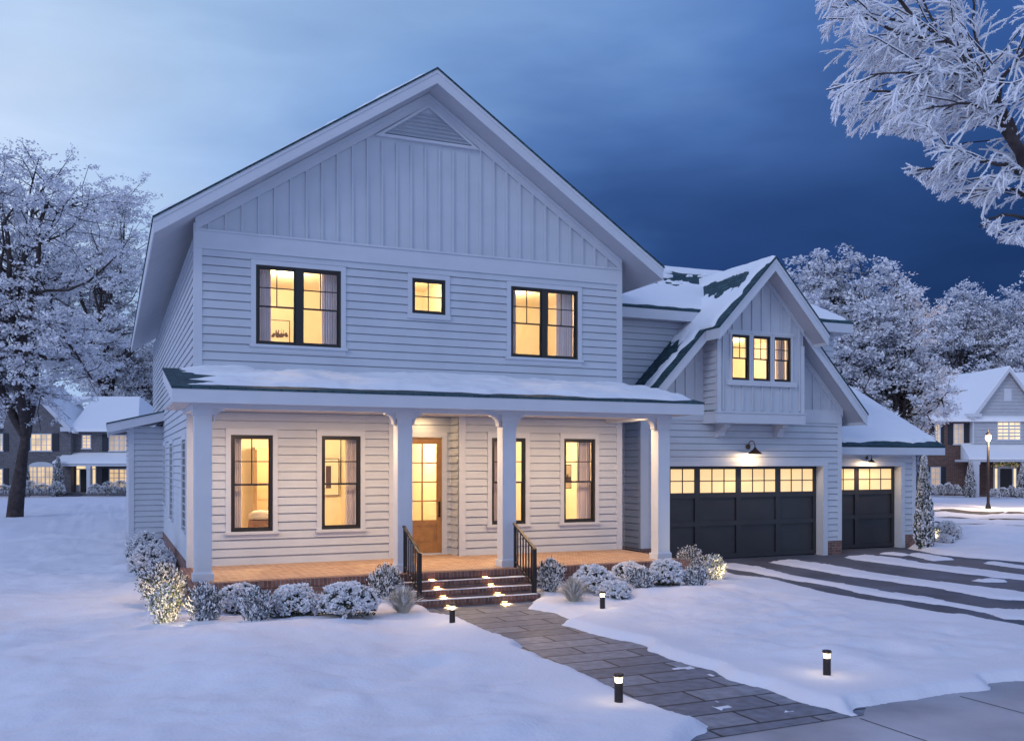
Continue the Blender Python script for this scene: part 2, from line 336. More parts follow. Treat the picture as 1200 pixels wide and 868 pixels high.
# tracks in the snow of the street beyond the drive
st0 = np.array(gp(1085, 598)); stv = np.array(gp(1250, 603))-st0; stv /= np.linalg.norm(stv); stn = np.array([-stv[1], stv[0]])
sq = (GX-st0[0])*stn[0]+(GY-st0[1])*stn[1]; su = (GX-st0[0])*stv[0]+(GY-st0[1])*stv[1]
nx, ny = GX.shape; idx = np.arange(nx*ny).reshape(nx, ny)
keep = np.maximum.reduce([H[:-1, :-1], H[1:, :-1], H[1:, 1:], H[:-1, 1:]]) > -.012
fa = np.stack([idx[:-1, :-1][keep], idx[1:, :-1][keep], idx[1:, 1:][keep], idx[:-1, 1:][keep]], 1)
me = bpy.data.meshes.new('snow_ground'); used = np.unique(fa); rm = np.full(nx*ny, -1); rm[used] = np.arange(len(used))
Vg = np.stack([GX.ravel(), GY.ravel(), H.ravel()], 1)[used]; fa = rm[fa]
me.vertices.add(len(Vg)); me.vertices.foreach_set('co', Vg.astype(np.float32).ravel())
me.loops.add(fa.size); me.loops.foreach_set('vertex_index', fa.astype(np.int32).ravel()); me.polygons.add(len(fa))
me.polygons.foreach_set('loop_start', np.arange(0, fa.size, 4, dtype=np.int32)); me.polygons.foreach_set('loop_total', np.full(len(fa), 4, dtype=np.int32))
me.polygons.foreach_set('use_smooth', np.ones(len(fa), bool)); me.materials.append(M['snow']); me.update()
og = bpy.data.objects.new('snow_ground', me); col.objects.link(og); tag(og, kind='structure')
def hbil(x, y):
    i = int(np.clip(np.searchsorted(ax, x), 1, nx-1)); j = int(np.clip(np.searchsorted(ay, y), 1, ny-1)); tx = (x-ax[i-1])/(ax[i]-ax[i-1]); ty = (y-ay[j-1])/(ay[j]-ay[j-1])
    return float(H[i-1, j-1]*(1-tx)*(1-ty)+H[i, j-1]*tx*(1-ty)+H[i-1, j]*(1-tx)*ty+H[i, j]*tx*ty)
def hsnow(x, y):
    i = int(np.clip(np.searchsorted(ax, x), 1, nx-1)); j = int(np.clip(np.searchsorted(ay, y), 1, ny-1)); return float(max(0, H[i, j]))
b = MB(); b.poly([(-420, -80, -.03), (430, -80, -.03), (430, 620, -.03), (-420, 620, -.03)]); tag(b.build('ground', M['soil']), kind='structure')
b = MB(); pp_ = px([(440, 700), (640, 700), (700, 735), (800, 765), (900, 800), (1010, 840), (1010, 900)])
b.poly([(3.0, -2.9, .0), (6.1, -2.9, .0), (8.5, -6.5, .0), (8.5, -10.2, .0), (gp(1009, 843)[0]+.05, gp(1009, 843)[1], .0), (gp(812, 869)[0], gp(812, 869)[1], .0), (1, -11.5, 0), (1, -6, 0)])
tag(b.build('walkway', M['paver']), kind='structure')
# front apron: begins along the line from the end of the walk
A0 = gp(812, 869); A1 = gp(1012, 838); dv_ = np.array(A1)-np.array(A0); dv_ /= np.linalg.norm(dv_); nv_ = np.array([dv_[1], -dv_[0]])
b = MB(); P0 = np.array(A0)-dv_*6; P1 = np.array(A1)+dv_*40
b.poly([(*P0, .004), (*A1, .004)]+[(*gp(*q), .004) for q in ((1016, 825), (1100, 808), (1160, 795), (1220, 790), (1520, 770))]+[(40, -30, .004), (*(P0+nv_*20), .004)])
tag(b.build('driveway_apron', M['apron']), kind='structure')
b = MB()
def groove(mb, a, c, w, z):
    a = np.array(a); c = np.array(c); d = c-a; d /= np.linalg.norm(d); q = np.array([-d[1], d[0]])*w/2
    mb.poly([(*(a-q), z), (*(c-q), z), (*(c+q), z), (*(a+q), z)])
J1 = gp(1008, 842); J2 = gp(1090, 870); J3 = gp(1125, 816); J4 = gp(1215, 840)
for a_, c_ in ((J1, J2), (J3, J4)):
    v = np.array(c_)-np.array(a_); groove(b, a_, np.array(a_)+v*3, .014, .008)
groove(b, P0, A1, .014, .009)
tag(b.build('apron_joints', M['joint']), kind='structure')
b = MB(); b.poly([(9.9, 1.31, .0), (9.9, -16, .0), (60, -40, .0), (60, 7, .0), (22, 6, 0), (21.2, 2.2, .0), (17.4, 2.2, .0)])
tag(b.build('driveway', M['concrete']), kind='structure')
b = MB()
a_ = st0-stv*12+stn*-2; c_ = st0+stv*80+stn*-2
groove(b, st0-stv*2.5-stn*2.0, st0+stv*60-stn*3.5, .9, .34); groove(b, st0+stv*2-stn*5.5, st0+stv*60-stn*8, .55, .34); groove(b, st0-stv*1+stn*4, st0+stv*60+stn*4, 1.2, .36)
b = MB()
rng = np.random.default_rng(5)
def roughstrip(mb, o, u, q, length, w, z, seed):
    n = 160; L_, R_ = [], []
    for i in range(n+1):
        t = i/n*length; e1 = float(fbm(np.array([t*.4+seed]), np.array([seed*3.1]), 4)[0])*w; e2 = float(fbm(np.array([t*.4+seed]), np.array([seed*7.7]), 4)[0])*w
        pa = o+u*t+q*(-w/2+e1); pb = o+u*t+q*(w/2+e2); L_.append((*pa, hbil(*pa)+.02)); R_.append((*pb, hbil(*pb)+.02))
    for i in range(n): mb.poly([L_[i], L_[i+1], R_[i+1], R_[i]])
zs = .34
roughstrip(b, np.array(gp(1085, 601, zs)), stv, stn, 70, .55, zs, 2); roughstrip(b, np.array(gp(1095, 607, zs)), stv, stn, 70, .30, zs, 5); roughstrip(b, np.array(gp(1090, 594.5, zs)), stv, stn, 70, .8, zs+.02, 9)
tag(b.build('street', M['asphalt']), kind='structure')

# ================================================================== the house
HX, HYY = 4.85, 0
Hs = empty('house', (4.85, 0, 0), 'large two-storey white clapboard house with front porch, garage wing and snow-dusted dark roofs', 'house')
FRN = Fr((0, 0, 0), (1, 0, 0), (0, -1, 0))
def frm(y): return Fr((0, y, 0), (1, 0, 0), (0, -1, 0))
SL = Fr((0, 0, 0), (0, 1, 0), (-1, 0, 0))
EXP = .172
def siding(mb, fr, z0, z1, fn, holes=(), exp=EXP, mi=0, zbase=None):
    zb = z0 if zbase is None else zbase; z = zb+math.floor((z0-zb)/exp)*exp
    while z < z1-1e-6:
        a, t = max(z, z0), min(z+exp, z1)
        cuts = sorted({a, t}|({z+exp-.016} if a < z+exp-.016 < t else set())|{h for (_, _, h0, h1) in holes for h in (h0, h1) if a+1e-4 < h < t-1e-4})
        for lo, hi in zip(cuts[:-1], cuts[1:]):
            mid = (lo+hi)/2
            o_lo = .034-.026*(lo-z)/exp; o_hi = .034-.026*(hi-z)/exp
            if mid > z+exp-.016: o_lo, o_hi = -.014, -.014
            iv_lo, iv_hi = fn(lo+1e-4), fn(hi-1e-4)
            if iv_lo is None or iv_hi is None: continue
            hs = sorted([(u0, u1) for (u0, u1, h0, h1) in holes if h0 < mid < h1])
            segs = []; cur = None
            for u0, u1 in hs: segs.append((cur, u0)); cur = u1
            segs.append((cur, None))
            for s0, s1 in segs:
                a0 = iv_lo[0] if s0 is None else s0; b0 = iv_hi[0] if s0 is None else s0
                a1 = iv_lo[1] if s1 is None else s1; b1 = iv_hi[1] if s1 is None else s1
                if a1-a0 < .005: continue
                mb.poly([fr.p(a0, o_lo, lo), fr.p(a1, o_lo, lo), fr.p(b1, o_hi, hi), fr.p(b0, o_hi, hi)], mi)
                if lo == z: mb.poly([fr.p(a0, -.014, lo), fr.p(a1, -.014, lo), fr.p(a1, o_lo, lo), fr.p(a0, o_lo, lo)], mi)
        z += exp
def wallsheet(mb, fr, u0, u1, z0, z1, holes, o=0, mi=0):   # flat rectangle with rectangular holes
    zs = sorted({z0, z1}|{z for h in holes for z in h[2:4] if z0 < z < z1}); 
    for a, c in zip(zs[:-1], zs[1:]):
        hs = sorted([(h[0], h[1]) for h in holes if h[2] < (a+c)/2 < h[3]]); cur = u0
        for h0, h1 in hs+[(u1, u1)]:
            if h0-cur > 1e-4: mb.poly([fr.p(cur, o, a), fr.p(h0, o, a), fr.p(h0, o, c), fr.p(cur, o, c)], mi)
            cur = h1
def room(x0, x1, y0, y1, z0, z1, holes, power, lp=None):
    b = MB(); fr = frm(y0); wallsheet(b, fr, x0, x1, z0, z1, holes)
    b.poly([(x0, y1, z0), (x1, y1, z0), (x1, y1, z1), (x0, y1, z1)]); b.poly([(x0, y0, z0), (x0, y1, z0), (x0, y1, z1), (x0, y0, z1)])
    b.poly([(x1, y0, z0), (x1, y1, z0), (x1, y1, z1), (x1, y0, z1)]); b.poly([(x0, y0, z1), (x1, y0, z1), (x1, y1, z1), (x0, y1, z1)])
    b.poly([(x0, y0, z0), (x1, y0, z0), (x1, y1, z0), (x0, y1, z0)], 1)
    b.build('room', [M['plaster'], M['intfloor']], Hs)
    power *= 3.0 if z0 > 3 else 4.0; p = lp or ((x0+x1)/2, y0+(y1-y0)*.45, z1-.35)
    light('POINT', 'room_light', p, power, WARM, .18)
    return
def window(fr, u0, u1, z0, z1, units=1, grid='top', casing=.10, head=.11, sill=True, parent=None, depth=.15, mull=.12, fb=.05):
    """black framed window in a white casing; the wall has a hole u0..u1, z0..z1"""
    parent = parent or Hs; b = MB(); g = MB()
    oo, oi = .012, -.06
    w = (u1-u0-(units-1)*mull)/units
    b.box(u0, u0+fb, oi, oo, z0, z1, fr=fr); b.box(u1-fb, u1, oi, oo, z0, z1, fr=fr); b.box(u0+fb, u1-fb, oi, oo, z1-fb, z1, fr=fr); b.box(u0+fb, u1-fb, oi, oo, z0, z0+fb, fr=fr)
    for k in range(units-1):
        a = u0+w+(w+mull)*k; b.box(a-.012, a+mull+.012, oi, oo+.002, z0+fb, z1-fb, fr=fr)
    for k in range(units):
        a = u0+(w+mull)*k+(fb if k == 0 else .012); c = u0+(w+mull)*k+w-(fb if k == units-1 else .012); lo, hi = z0+fb, z1-fb; sf = .032
        zm = lo+(hi-lo)*.485
        for (s0, s1, o) in (((zm-.02, hi, -.012), (lo, zm+.02, -.034)) if grid != 'four' else ((lo, hi, -.012),)):
            b.box(a, a+sf, o-.02, o, s0, s1, fr=fr); b.box(c-sf, c, o-.02, o, s0, s1, fr=fr); b.box(a+sf, c-sf, o-.02, o, s1-sf, s1, fr=fr); b.box(a+sf, c-sf, o-.02, o, s0, s0+sf, fr=fr)
            g.poly([fr.p(a+sf, o-.011, s0+sf), fr.p(c-sf, o-.011, s0+sf), fr.p(c-sf, o-.011, s1-sf), fr.p(a+sf, o-.011, s1-sf)])
            if grid == 'four' or s0 > lo+.1:
                um = (a+c)/2; zz = (s0+s1)/2
                b.box(um-.011, um+.011, o-.016, o-.003, s0+sf, s1-sf, fr=fr); b.box(a+sf, um-.011, o-.016, o-.003, zz-.011, zz+.011, fr=fr); b.box(um+.011, c-sf, o-.016, o-.003, zz-.011, zz+.011, fr=fr)
    o = b.build('window', M['black'], parent)
    g.build('glass', M['glass'], o)
    t = MB(); th = .045
    t.box(u0-casing, u0, -.03, th, z0, z1, fr=fr); t.box(u1, u1+casing, -.03, th, z0, z1, fr=fr); t.box(u0-casing, u1+casing, -.03, th+.002, z1, z1+head, fr=fr)
    t.box(u0-casing-.012, u1+casing+.012, -.01, th+.02, z1+head, z1+head+.022, fr=fr)
    t.box(u0-.0, u1+.0, -depth-.02, -.0605, z0-.02, z0, fr=fr); t.box(u0-.02, u0, -depth-.02, -.0305, z0, z1, fr=fr); t.box(u1, u1+.02, -depth-.02, -.0305, z0, z1, fr=fr); t.box(u0-.02, u1+.02, -depth-.02, -.0305, z1, z1+.02, fr=fr)
    t.build('window_trim', M['trim'], o)
    if sill:
        s = MB(); s.box(u0-casing-.03, u1+casing+.03, -.03, .085, z0-.055, z0, fr=fr); s.box(u0-casing, u1+casing, -.02, .04, z0-.15, z0-.055, fr=fr); s.build('sill', M['trim'], o)
    return o
Z = CAMZ
# ---- main front wall openings (u, z)
G = [(.68, 1.51), (2.51, 3.34), (6.35, 7.19), (8.17, 9.0)]; GZ = (1.19, 3.15)
U1 = (1.17, 2.92, 5.0, 6.62); U2 = (4.48, 5.25, 5.84, 6.61); U3 = (6.82, 8.54, 5.0, 6.61)
REC = (4.12, 5.57); zP = .52
holes = [(a, c, *GZ) for a, c in G]+[U1, U2, U3, (REC[0], REC[1], zP, 3.9)]
RB = 11.01; RS = .665; RX = 4.85                      # ridge
b = MB(); siding(b, FRN, zP, 6.85, lambda z: (.0, 9.70), holes, zbase=zP)
siding(b, SL, .45, 10.6, lambda z: (0, 19.4) if z < 7.3 else None, [], zbase=.45)
siding(b, frm(.5), zP, 3.9, lambda z: REC, [(4.40, 5.36, zP, 3.16)], zbase=zP)
siding(b, Fr((REC[1], 0, 0), (0, 1, 0), (-1, 0, 0)), zP, 3.9, lambda z: (0, .5), zbase=zP); siding(b, Fr((REC[0], 0, 0), (0, 1, 0), (1, 0, 0)), zP, 3.9, lambda z: (0, .5), zbase=zP)
siding(b, Fr((9.70, 0, 0), (0, 1, 0), (1, 0, 0)), .45, 7.2, lambda z: (0, 19.4), zbase=.45)
b.build('siding', M['siding'], Hs)
# gable face, board and batten
b = MB(); und_ = lambda x: RB-.34-RS*abs(x-RX)
b.poly([(0, -.006, 7.23), (9.7, -.006, 7.23), (9.7, -.006, und_(9.7)), (RX, -.006, und_(RX)), (0, -.006, und_(0))])
vl, vr, vb, va_ = 3.66, 6.04, 9.58, 10.42
x = .26
while x < 9.6:
    zt = und_(x)-.10
    if vl-.02 < x < vr+.02: zt = vb-.09
    if zt > 7.25: b.box(x-.022, x+.022, .0, .042, 7.23, zt, fr=FRN)
    x += .323
b.build('gable_cladding', M['siding'], Hs)
b = MB(); FP = FRN.p
for sgn in (-1, 1):                               # frieze boards up the rake
    e = RX+sgn*4.85; q = [FP(e, .02, und_(e)-.25), FP(RX, .02, und_(RX)-.25), FP(RX, .02, und_(RX)), FP(e, .02, und_(e))]; b.prism(q, (0, -.03, 0))
    q = [FP(e, .05, und_(e)-.09), FP(RX, .05, und_(RX)-.09), FP(RX, .05, und_(RX)), FP(e, .05, und_(e))]; b.prism(q, (0, -.03, 0))
b.box(0.0, 9.7, .0, .035, 6.93, 7.23, fr=FRN); b.box(-.01, 9.71, .0, .06, 7.20, 7.24, fr=FRN); b.box(0, 9.7, .0, .045, 6.85, 6.93, fr=FRN)
b.build('frieze', M['trim'], Hs)
b = MB()
CB = []
for (a, c, z0, z1) in ((-.03, .13, zP, 7.35), (9.58, 9.73, zP, 7.35)): CB.append((a, c, -.12, .037, z0, z1, FRN))
for (a, c) in ((3.96, REC[0]), (REC[1], 5.72)): CB.append((a, c, -.06, .037, zP, 3.66, FRN))
CB.append((-.17, -.031, -.02, .15, zP, 3.52, FRN))
def boards(L_, name='corner_board', m_='trim', par=None):
    for q in L_: b_ = MB(); b_.box(*q[:6], fr=q[6]); b_.build(name, M[m_], par or Hs)
boards(CB); boards([(REC[0]-.16, REC[1]+.16, -.02, .036, 3.66, 3.9, FRN)], 'door_header')
# vent
b = MB(); cxv = (vl+vr)/2
def tri(o0, o1, inset): 
    k = inset; A = FP(vl+k*2.9, o0, vb+k); B_ = FP(vr-k*2.9, o0, vb+k); C_ = FP(cxv, o0, va_-k*1.15); return A, B_, C_
o1 = tri(.09, 0, -.0); i1 = tri(.09, 0, .06)
for k in range(3): b.prism([o1[k], o1[(k+1) % 3], i1[(k+1) % 3], i1[k]], (0, .085, 0))
vt = b.build('gable_vent', M['trim'], Hs)
b = MB(); A, B_, C_ = tri(.012, 0, .06); b.poly([A, B_, C_]); zz = A.z+.03
while zz < C_.z-.09:
    t = (zz-A.z)/(C_.z-A.z); t2 = (zz+.06-A.z)/(C_.z-A.z)
    x0, x1 = A.x+(C_.x-A.x)*t, B_.x+(C_.x-B_.x)*t; x2, x3 = A.x+(C_.x-A.x)*t2, B_.x+(C_.x-B_.x)*t2
    b.poly([FP(x0, .075, zz), FP(x1, .075, zz), FP(x3, .02, zz+.055), FP(x2, .02, zz+.055)]); b.poly([FP(x0, .075, zz), FP(x1, .075, zz), FP(x1, .004, zz), FP(x0, .004, zz)]); zz += .085
b.build('louvre', M['siding'], vt)
for a, c in G: window(FRN, a, c, *GZ)
window(FRN, *U1, units=2); window(FRN, *U3, units=2); window(FRN, *U2, grid='four', sill=False, casing=.10)
b = MB(); b.box(U2[0]-.11, U2[1]+.11, -.02, .06, U2[2]-.11, U2[2], fr=FRN); b.build('window_trim', M['trim'], Hs)
for (a, c, z0, z1) in ((1.9, 3.0, 1.1, 3.1), (6.6, 7.7, 1.1, 3.1), (10.2, 11.0, 1.4, 3.1)):
    w_ = MB(); w_.box(a, c, .0, .03, z0, z1, fr=SL); wo = w_.build('window', M['black'], Hs)
    t = MB(); t.box(a-.1, a, 0, .06, z0, z1, fr=SL); t.box(c, c+.1, 0, .06, z0, z1, fr=SL); t.box(a-.1, c+.1, 0, .062, z1, z1+.12, fr=SL); t.box(a-.12, c+.12, 0, .09, z0-.06, z0, fr=SL); t.build('window_trim', M['trim'], wo)
# ---- rooms
room(.06, 3.9, .17, 4.2, zP, 3.45, [(a, c, *GZ) for a, c in G[:2]], 60)
room(5.8, 9.64, .17, 4.2, zP, 3.45, [(a, c, *GZ) for a, c in G[2:]], 60)
room(3.96, 5.75, .67, 5.0, zP, 3.6, [(4.42, 5.34, zP, 3.14)], 45)
room(.06, 3.9, .17, 4.0, 4.2, 6.9, [U1], 52); room(3.96, 5.7, .17, 3.0, 4.2, 6.9, [U2], 22); room(5.76, 9.64, .17, 4.0, 4.2, 6.9, [U3], 50)
# ---- front door
dr = MB(); DF = frm(.5); d0, d1, dz0, dz1 = 4.42, 5.34, zP+.04, 3.14
dr.box(d0, d0+.12, -.03, .015, dz0, dz1, fr=DF); dr.box(d1-.12, d1, -.03, .015, dz0, dz1, fr=DF); dr.box(d0+.12, d1-.12, -.03, .015, dz1-.13, dz1, fr=DF)
dr.box(d0+.12, d1-.12, -.03, .015, dz0, dz0+.22, fr=DF); dr.box(d0+.12, d1-.12, -.03, .015, dz0+.62, dz0+.74, fr=DF)
dr.box(d0+.12, d1-.12, -.03, .0, dz0+.22, dz0+.62, fr=DF); dr.box(d0+.18, d1-.18, .0, .010, dz0+.28, dz0+.56, fr=DF)
um = (d0+d1)/2; dr.box(um-.016, um+.016, -.02, .010, dz0+.74, dz1-.13, fr=DF)
for k in range(1, 4):
    zz = dz0+.74+(dz1-.13-dz0-.74)*k/4
    dr.box(d0+.12, um-.016, -.02, .010, zz-.014, zz+.014, fr=DF); dr.box(um+.016, d1-.12, -.02, .010, zz-.014, zz+.014, fr=DF)
do = dr.build('front_door', M['wood'], Hs)
g = MB(); g.poly([DF.p(d0+.12, -.008, dz0+.74), DF.p(d1-.12, -.008, dz0+.74), DF.p(d1-.12, -.008, dz1-.13), DF.p(d0+.12, -.008, dz1-.13)]); g.build('glass', M['glass'], do)
h = MB(); h.tube([DF.p(d1-.06, .015, 1.42), DF.p(d1-.06, .05, 1.42), DF.p(d1-.06, .05, 1.62), DF.p(d1-.06, .015, 1.62)], .010, 8); h.box(d1-.085, d1-.035, .015, .025, 1.36, 1.72, fr=DF); h.build('handle', M['iron'], do)
t = MB(); t.box(d0-.12, d0, -.02, .045, zP, dz1+.02, fr=DF); t.box(d1, d1+.12, -.02, .045, zP, dz1+.02, fr=DF); t.box(d0-.12, d1+.12, -.02, .047, dz1+.02, dz1+.14, fr=DF); t.box(d0, d1, -.06, .03, zP, dz0-.004, fr=DF); t.box(d0, d1, -.10, -.06, zP, dz0, fr=DF)
t.build('door_trim', M['trim'], do)
# ---- main roof
def chev(mb, rx, rz, s, h0, h1, dz, th, y0, y1, mi=0):   # both slopes of a gable roof, from half-width h0 (0 = ridge) to h1
    for sg in (-1, 1):
        a = [(rx+sg*h0, y0, rz-s*h0-dz), (rx+sg*h1, y0, rz-s*h1-dz), (rx+sg*h1, y0, rz-s*h1-dz-th), (rx+sg*h0, y0, rz-s*h0-dz-th)]
        mb.prism(a, (0, y1-y0, 0), mi)
b = MB(); chev(b, RX, RB, RS, 0, 5.67, .0, .045, -.67, 19.9); rf = b.build('roof', M['shingle'], Hs)
b = MB(); chev(b, RX, RB, RS, 0, 5.64, .045, .285, -.62, 19.85); b.build('soffit', M['soffit'], rf)
b = MB(); chev(b, RX, RB, RS, 0, 5.655, .045, .075, -.655, -.62); chev(b, RX, RB, RS, 0, 5.642, .12, .215, -.642, -.6202)
for sg in (-1, 1): b.box(RX+sg*5.64-.012, RX+sg*5.64+.012, -.63, 19.85, RB-RS*5.64-.34, RB-RS*5.64-.05)
b.build('fascia', M['trim'], rf)
# ---- roof snow as height fields over the roof planes
def roofsnow(name, O, U, V_, lu, lv, hf, parent, du=.05, dv=.05, maxt=1):
    O, U, V_ = Vector(O), Vector(U), Vector(V_).normalized(); U = U.normalized(); Nn = U.cross(V_).normalized(); Nn = Nn if Nn.z > 0 else -Nn
    us = np.arange(0, lu+1e-6, lu/max(1, round(lu/du))); vs = np.arange(0, lv+1e-6, lv/max(1, round(lv/dv)))
    A, B = np.meshgrid(us, vs, indexing='ij'); Hh = hf(A, B, lu, lv)
    P = np.array(O)[None, None]+A[..., None]*np.array(U)+B[..., None]*np.array(V_)+Hh[..., None]*np.array(Nn)
    n1, n2 = A.shape; ix = np.arange(n1*n2).reshape(n1, n2); kp = np.maximum.reduce([Hh[:-1, :-1], Hh[1:, :-1], Hh[1:, 1:], Hh[:-1, 1:]]) > -.004
    f = np.stack([ix[:-1, :-1][kp], ix[1:, :-1][kp], ix[1:, 1:][kp], ix[:-1, 1:][kp]], 1)
    mb = MB(); mb.v = P.reshape(-1, 3).tolist(); mb.f = [tuple(q) for q in f.tolist()]; mb.m = [0]*len(f)
    # front skirts so the snow has a thick edge where it is cut by the grid border
    return mb.build(name, M['roofsnow'], parent, smooth=True)
def edgefall(a, l, w): return np.minimum(sstep(0, w, a), sstep(0, w, l-a))
# left slope: ridge outwards; lightly dusted on the visible rake edge
for sg in (-1, 1):
    eav = RB-RS*5.67
    def hf(A, B, lu, lv, sg=sg): return .075*edgefall(B, lv, .3)*np.minimum(sstep(.02, .25, A), 1)*(1+.9*fbm(A*.8+3*sg, B*1.1+9, 3))-.02*(1-sstep(.0, .1, A))-.012+.05*fbm(A*.7, B*2.4+sg*5, 3)
    roofsnow('roof_snow', (RX+sg*5.67, -.67, eav+.002), (0, 1, 0), (-sg*1, 0, RS), 20.5, 5.67*math.hypot(1, RS), hf, Hs, .09, .09)
# ---- porch
pz0, pz1 = 3.87, 4.45; py = -2.95; PX0, PX1 = -.61, 10.05; ps = (pz1-pz0)/2.95
b = MB(); b.prism([(PX0, py, pz0), (PX0, .0, pz1), (PX0, .0, pz1-.04), (PX0, py, pz0-.04)], (PX1-PX0, 0, 0)); pr = b.build('porch_roof', M['shingle'], Hs)
b = MB(); b.box(PX0+.01, PX1-.01, py+.01, py+.04, pz0-.27, pz0-.035)
for x in (PX0+.01, PX1-.04): b.prism([(x, py+.04, pz0-.04), (x, -.0, pz1-.045), (x, -.0, pz1-.26), (x, py+.04, pz0-.27)], (.03, 0, 0))
b.build('fascia', M['trim'], pr)
b = MB(); b.box(PX0+.04, PX1-.04, py+.04, -.0, pz0-.255, pz0-.235)
b.build('soffit', M['soffit'], pr)
def hf(A, B, lu, lv):
    n = fbm(A*.9, B*1.2, 4); d = .26+.30*fbm(A*1.1+4, A*0+2, 4)                     # ragged front edge distance
    left = .22+.9*np.abs(fbm(B*1.5+7, A*0, 3))+1.1*sstep(.5, 0, np.abs(B-1.55))*.9
    e = np.minimum(sstep(d-.05, d+.30, B), sstep(left-.1, left+.6, A)); e = np.minimum(e, sstep(.02, .3, lu-A))
    return -.012+e*(.085+.09*n+.06*fbm(A*2.1, B*3, 3))
roofsnow('roof_snow', (PX0, py, pz0+.001), (1, 0, 0), (0, 2.95, pz1-pz0), PX1-PX0, math.hypot(2.95, pz1-pz0), hf, Hs, .04, .04)
b = MB(); b.box(-.24, 9.50, -2.52, -2.28, 3.53, 3.80); b.box(-.24, -.02, -2.28, -.05, 3.53, 3.80); b.box(9.27, 9.49, -2.28, -.05, 3.53, 3.80); b.build('porch_beam', M['trim'], Hs)
for x in (-.21, 3.43, 5.58, 9.18):
    b = MB(); y0, y1 = -2.5, -2.22; b.box(x, x+.29, y0, y1, zP, 3.53)
    co = b.build('column', M['trim'], Hs)
    b = MB(); b.box(x-.025, x+.315, y0-.025, y1+.025, 3.42, 3.53); b.build('capital', M['trim'], co)
    b = MB(); b.box(x-.03, x+.32, y0-.03, y1+.03, zP+.001, zP+.13)
    b.prism([(x-.03, y0-.03, zP+.13), (x+.32, y0-.03, zP+.13), (x+.291, y0-.001, zP+.17), (x-.001, y0-.001, zP+.17)], (0, .001, 0)); b.build('plinth', M['trim'], co)
    for sg in (-1, 1):
        if (x < 0 and sg < 0) or (x > 9 and sg > 0): continue
        xe = x+.145+sg*.17; n = 8; pts = [(xe, -2.44, 3.53), (xe+sg*.19, -2.44, 3.53), (xe+sg*.19, -2.44, 3.50)]
        for k in range(n+1): th = math.pi/2*k/n; pts.append((xe+sg*(.19-.16*math.sin(th)), -2.44, 3.50-.0-.19*(1-math.cos(th))))
        pts.append((xe, -2.44, 3.30)); b = MB(); b.prism(pts, (0, .16, 0)); b.build('bracket', M['trim'], co)
b = MB(); b.box(-.27, 9.70, -2.82, -.0, zP-.06, zP-.001); b.poly([(-.26, -2.81, zP), (9.69, -2.81, zP), (9.69, .0, zP), (-.26, 0, zP)]); b.poly([(4.12, 0, zP), (5.57, 0, zP), (5.57, .5, zP), (4.12, .5, zP)])
b.poly([(9.69, -2.0, zP-.0), (10.6, -2.0, zP-.30), (10.6, -2.0, zP-.30)][:3]) if False else None
b.build('porch_floor', M['porchfloor'], Hs)
b = MB(); b.box(-.29, 9.72, -2.84, -2.62, zP-.115, zP+.004); b.box(-.29, -.10, -2.62, .0, zP-.115, zP+.004); b.build('soldier_course', M['soldier'], Hs)
b = MB(); b.box(-.26, 9.69, -2.80, -.03, -.1, zP-.115); b.build('foundation', M['brick'], Hs); b = MB(); b.box(-.04, 0.3, .0, 19.4, -.1, .45); b.build('foundation', M['brick'], Hs)
# ---- steps
T = .29; n = 3; sx0, sx1 = 3.27, 5.84
for k in range(1, n+1):
    b = MB(); zt = zP-.13*k; yf = -2.82-T*k
    b.box(sx0, sx1, yf+.015, -2.83, -.05, zt-.075); so_ = b.build('step', M['brick'], Hs)
    b = MB(); b.box(sx0-.01, sx1+.01, yf, yf+.25, zt-.075, zt); b.box(sx0-.01, sx1+.01, yf+.25, yf+T+.01, zt-.074, zt-.002); b.build('tread', M['soldier'], so_)
    def hf(A, B, lu, lv, k=k): return -.006+.022*np.minimum(sstep(0, .02, B-.006*fbm(A*3, A*0, 2)), sstep(0.02, .07, lv-B+.07*fbm(A*1.7+k, A*0, 3)))*np.minimum(sstep(0, .05, A), sstep(0, .05, lu-A))
    roofsnow('step_snow', (sx0, yf, zt-.004), (1, 0, 0), (0, 1, 0), sx1-sx0, .13, hf, so_, .03, .013)
# ---- garage block
GXc, GR, GS = 14.20, 5.34+Z, 1.07; gy = 1.0; GXl, GXr = 10.88, 17.42
GF = frm(gy); DX0, DX1, DZ = 11.44, 16.78, 2.52
b = MB(); siding(b, GF, .40, 3.74, lambda z: (GXl, GXr), [(DX0, DX1, 0, DZ)], zbase=zP)
siding(b, Fr((GXl, gy, 0), (0, 1, 0), (-1, 0, 0)), .3, 3.75, lambda z: (0, .8), zbase=zP)
siding(b, Fr((GXr, gy, 0), (0, 1, 0), (1, 0, 0)), .4, 3.9, lambda z: (0, 8), zbase=zP)
siding(b, frm(1.8), .3, 6.45, lambda z: (9.72, 17.9), [(12.7, 15.7, 3.7, 6.3)], zbase=zP); siding(b, Fr((17.9, 1.8, 0), (0, 1, 0), (1, 0, 0)), 3.5, 6.45, lambda z: (0, 3.8), zbase=zP)
b.build('siding', M['siding'], Hs)
b = MB(); gu = lambda x, d=.28: GR-d-GS*abs(x-GXc)
Y_ = gy-.006
flagged = False
for xa, xb in ((GXl, 12.82), (15.56, GXr)): hold = [(xa, Y_, 4.07), (xb, Y_, 4.07), (xb, Y_, max(4.07, gu(xb))), (xa, Y_, max(4.07, gu(xa)))]; (b.poly(hold) if xa < 12 else None)
x = GXl+.15
while x < GXr:
    zt = gu(x)-.1
    if x > 13 and not flagged: b.build('gable_cladding', M['siding'], Hs); b = MB(); flagged = True; q = hold; b.poly(q)
    if zt > 4.1 and not (12.85 < x < 15.55): b.box(x-.02, x+.02, .0, .040, 4.07, zt, fr=GF)
    x += .30
b.build('gable_cladding', M['siding'], Hs)
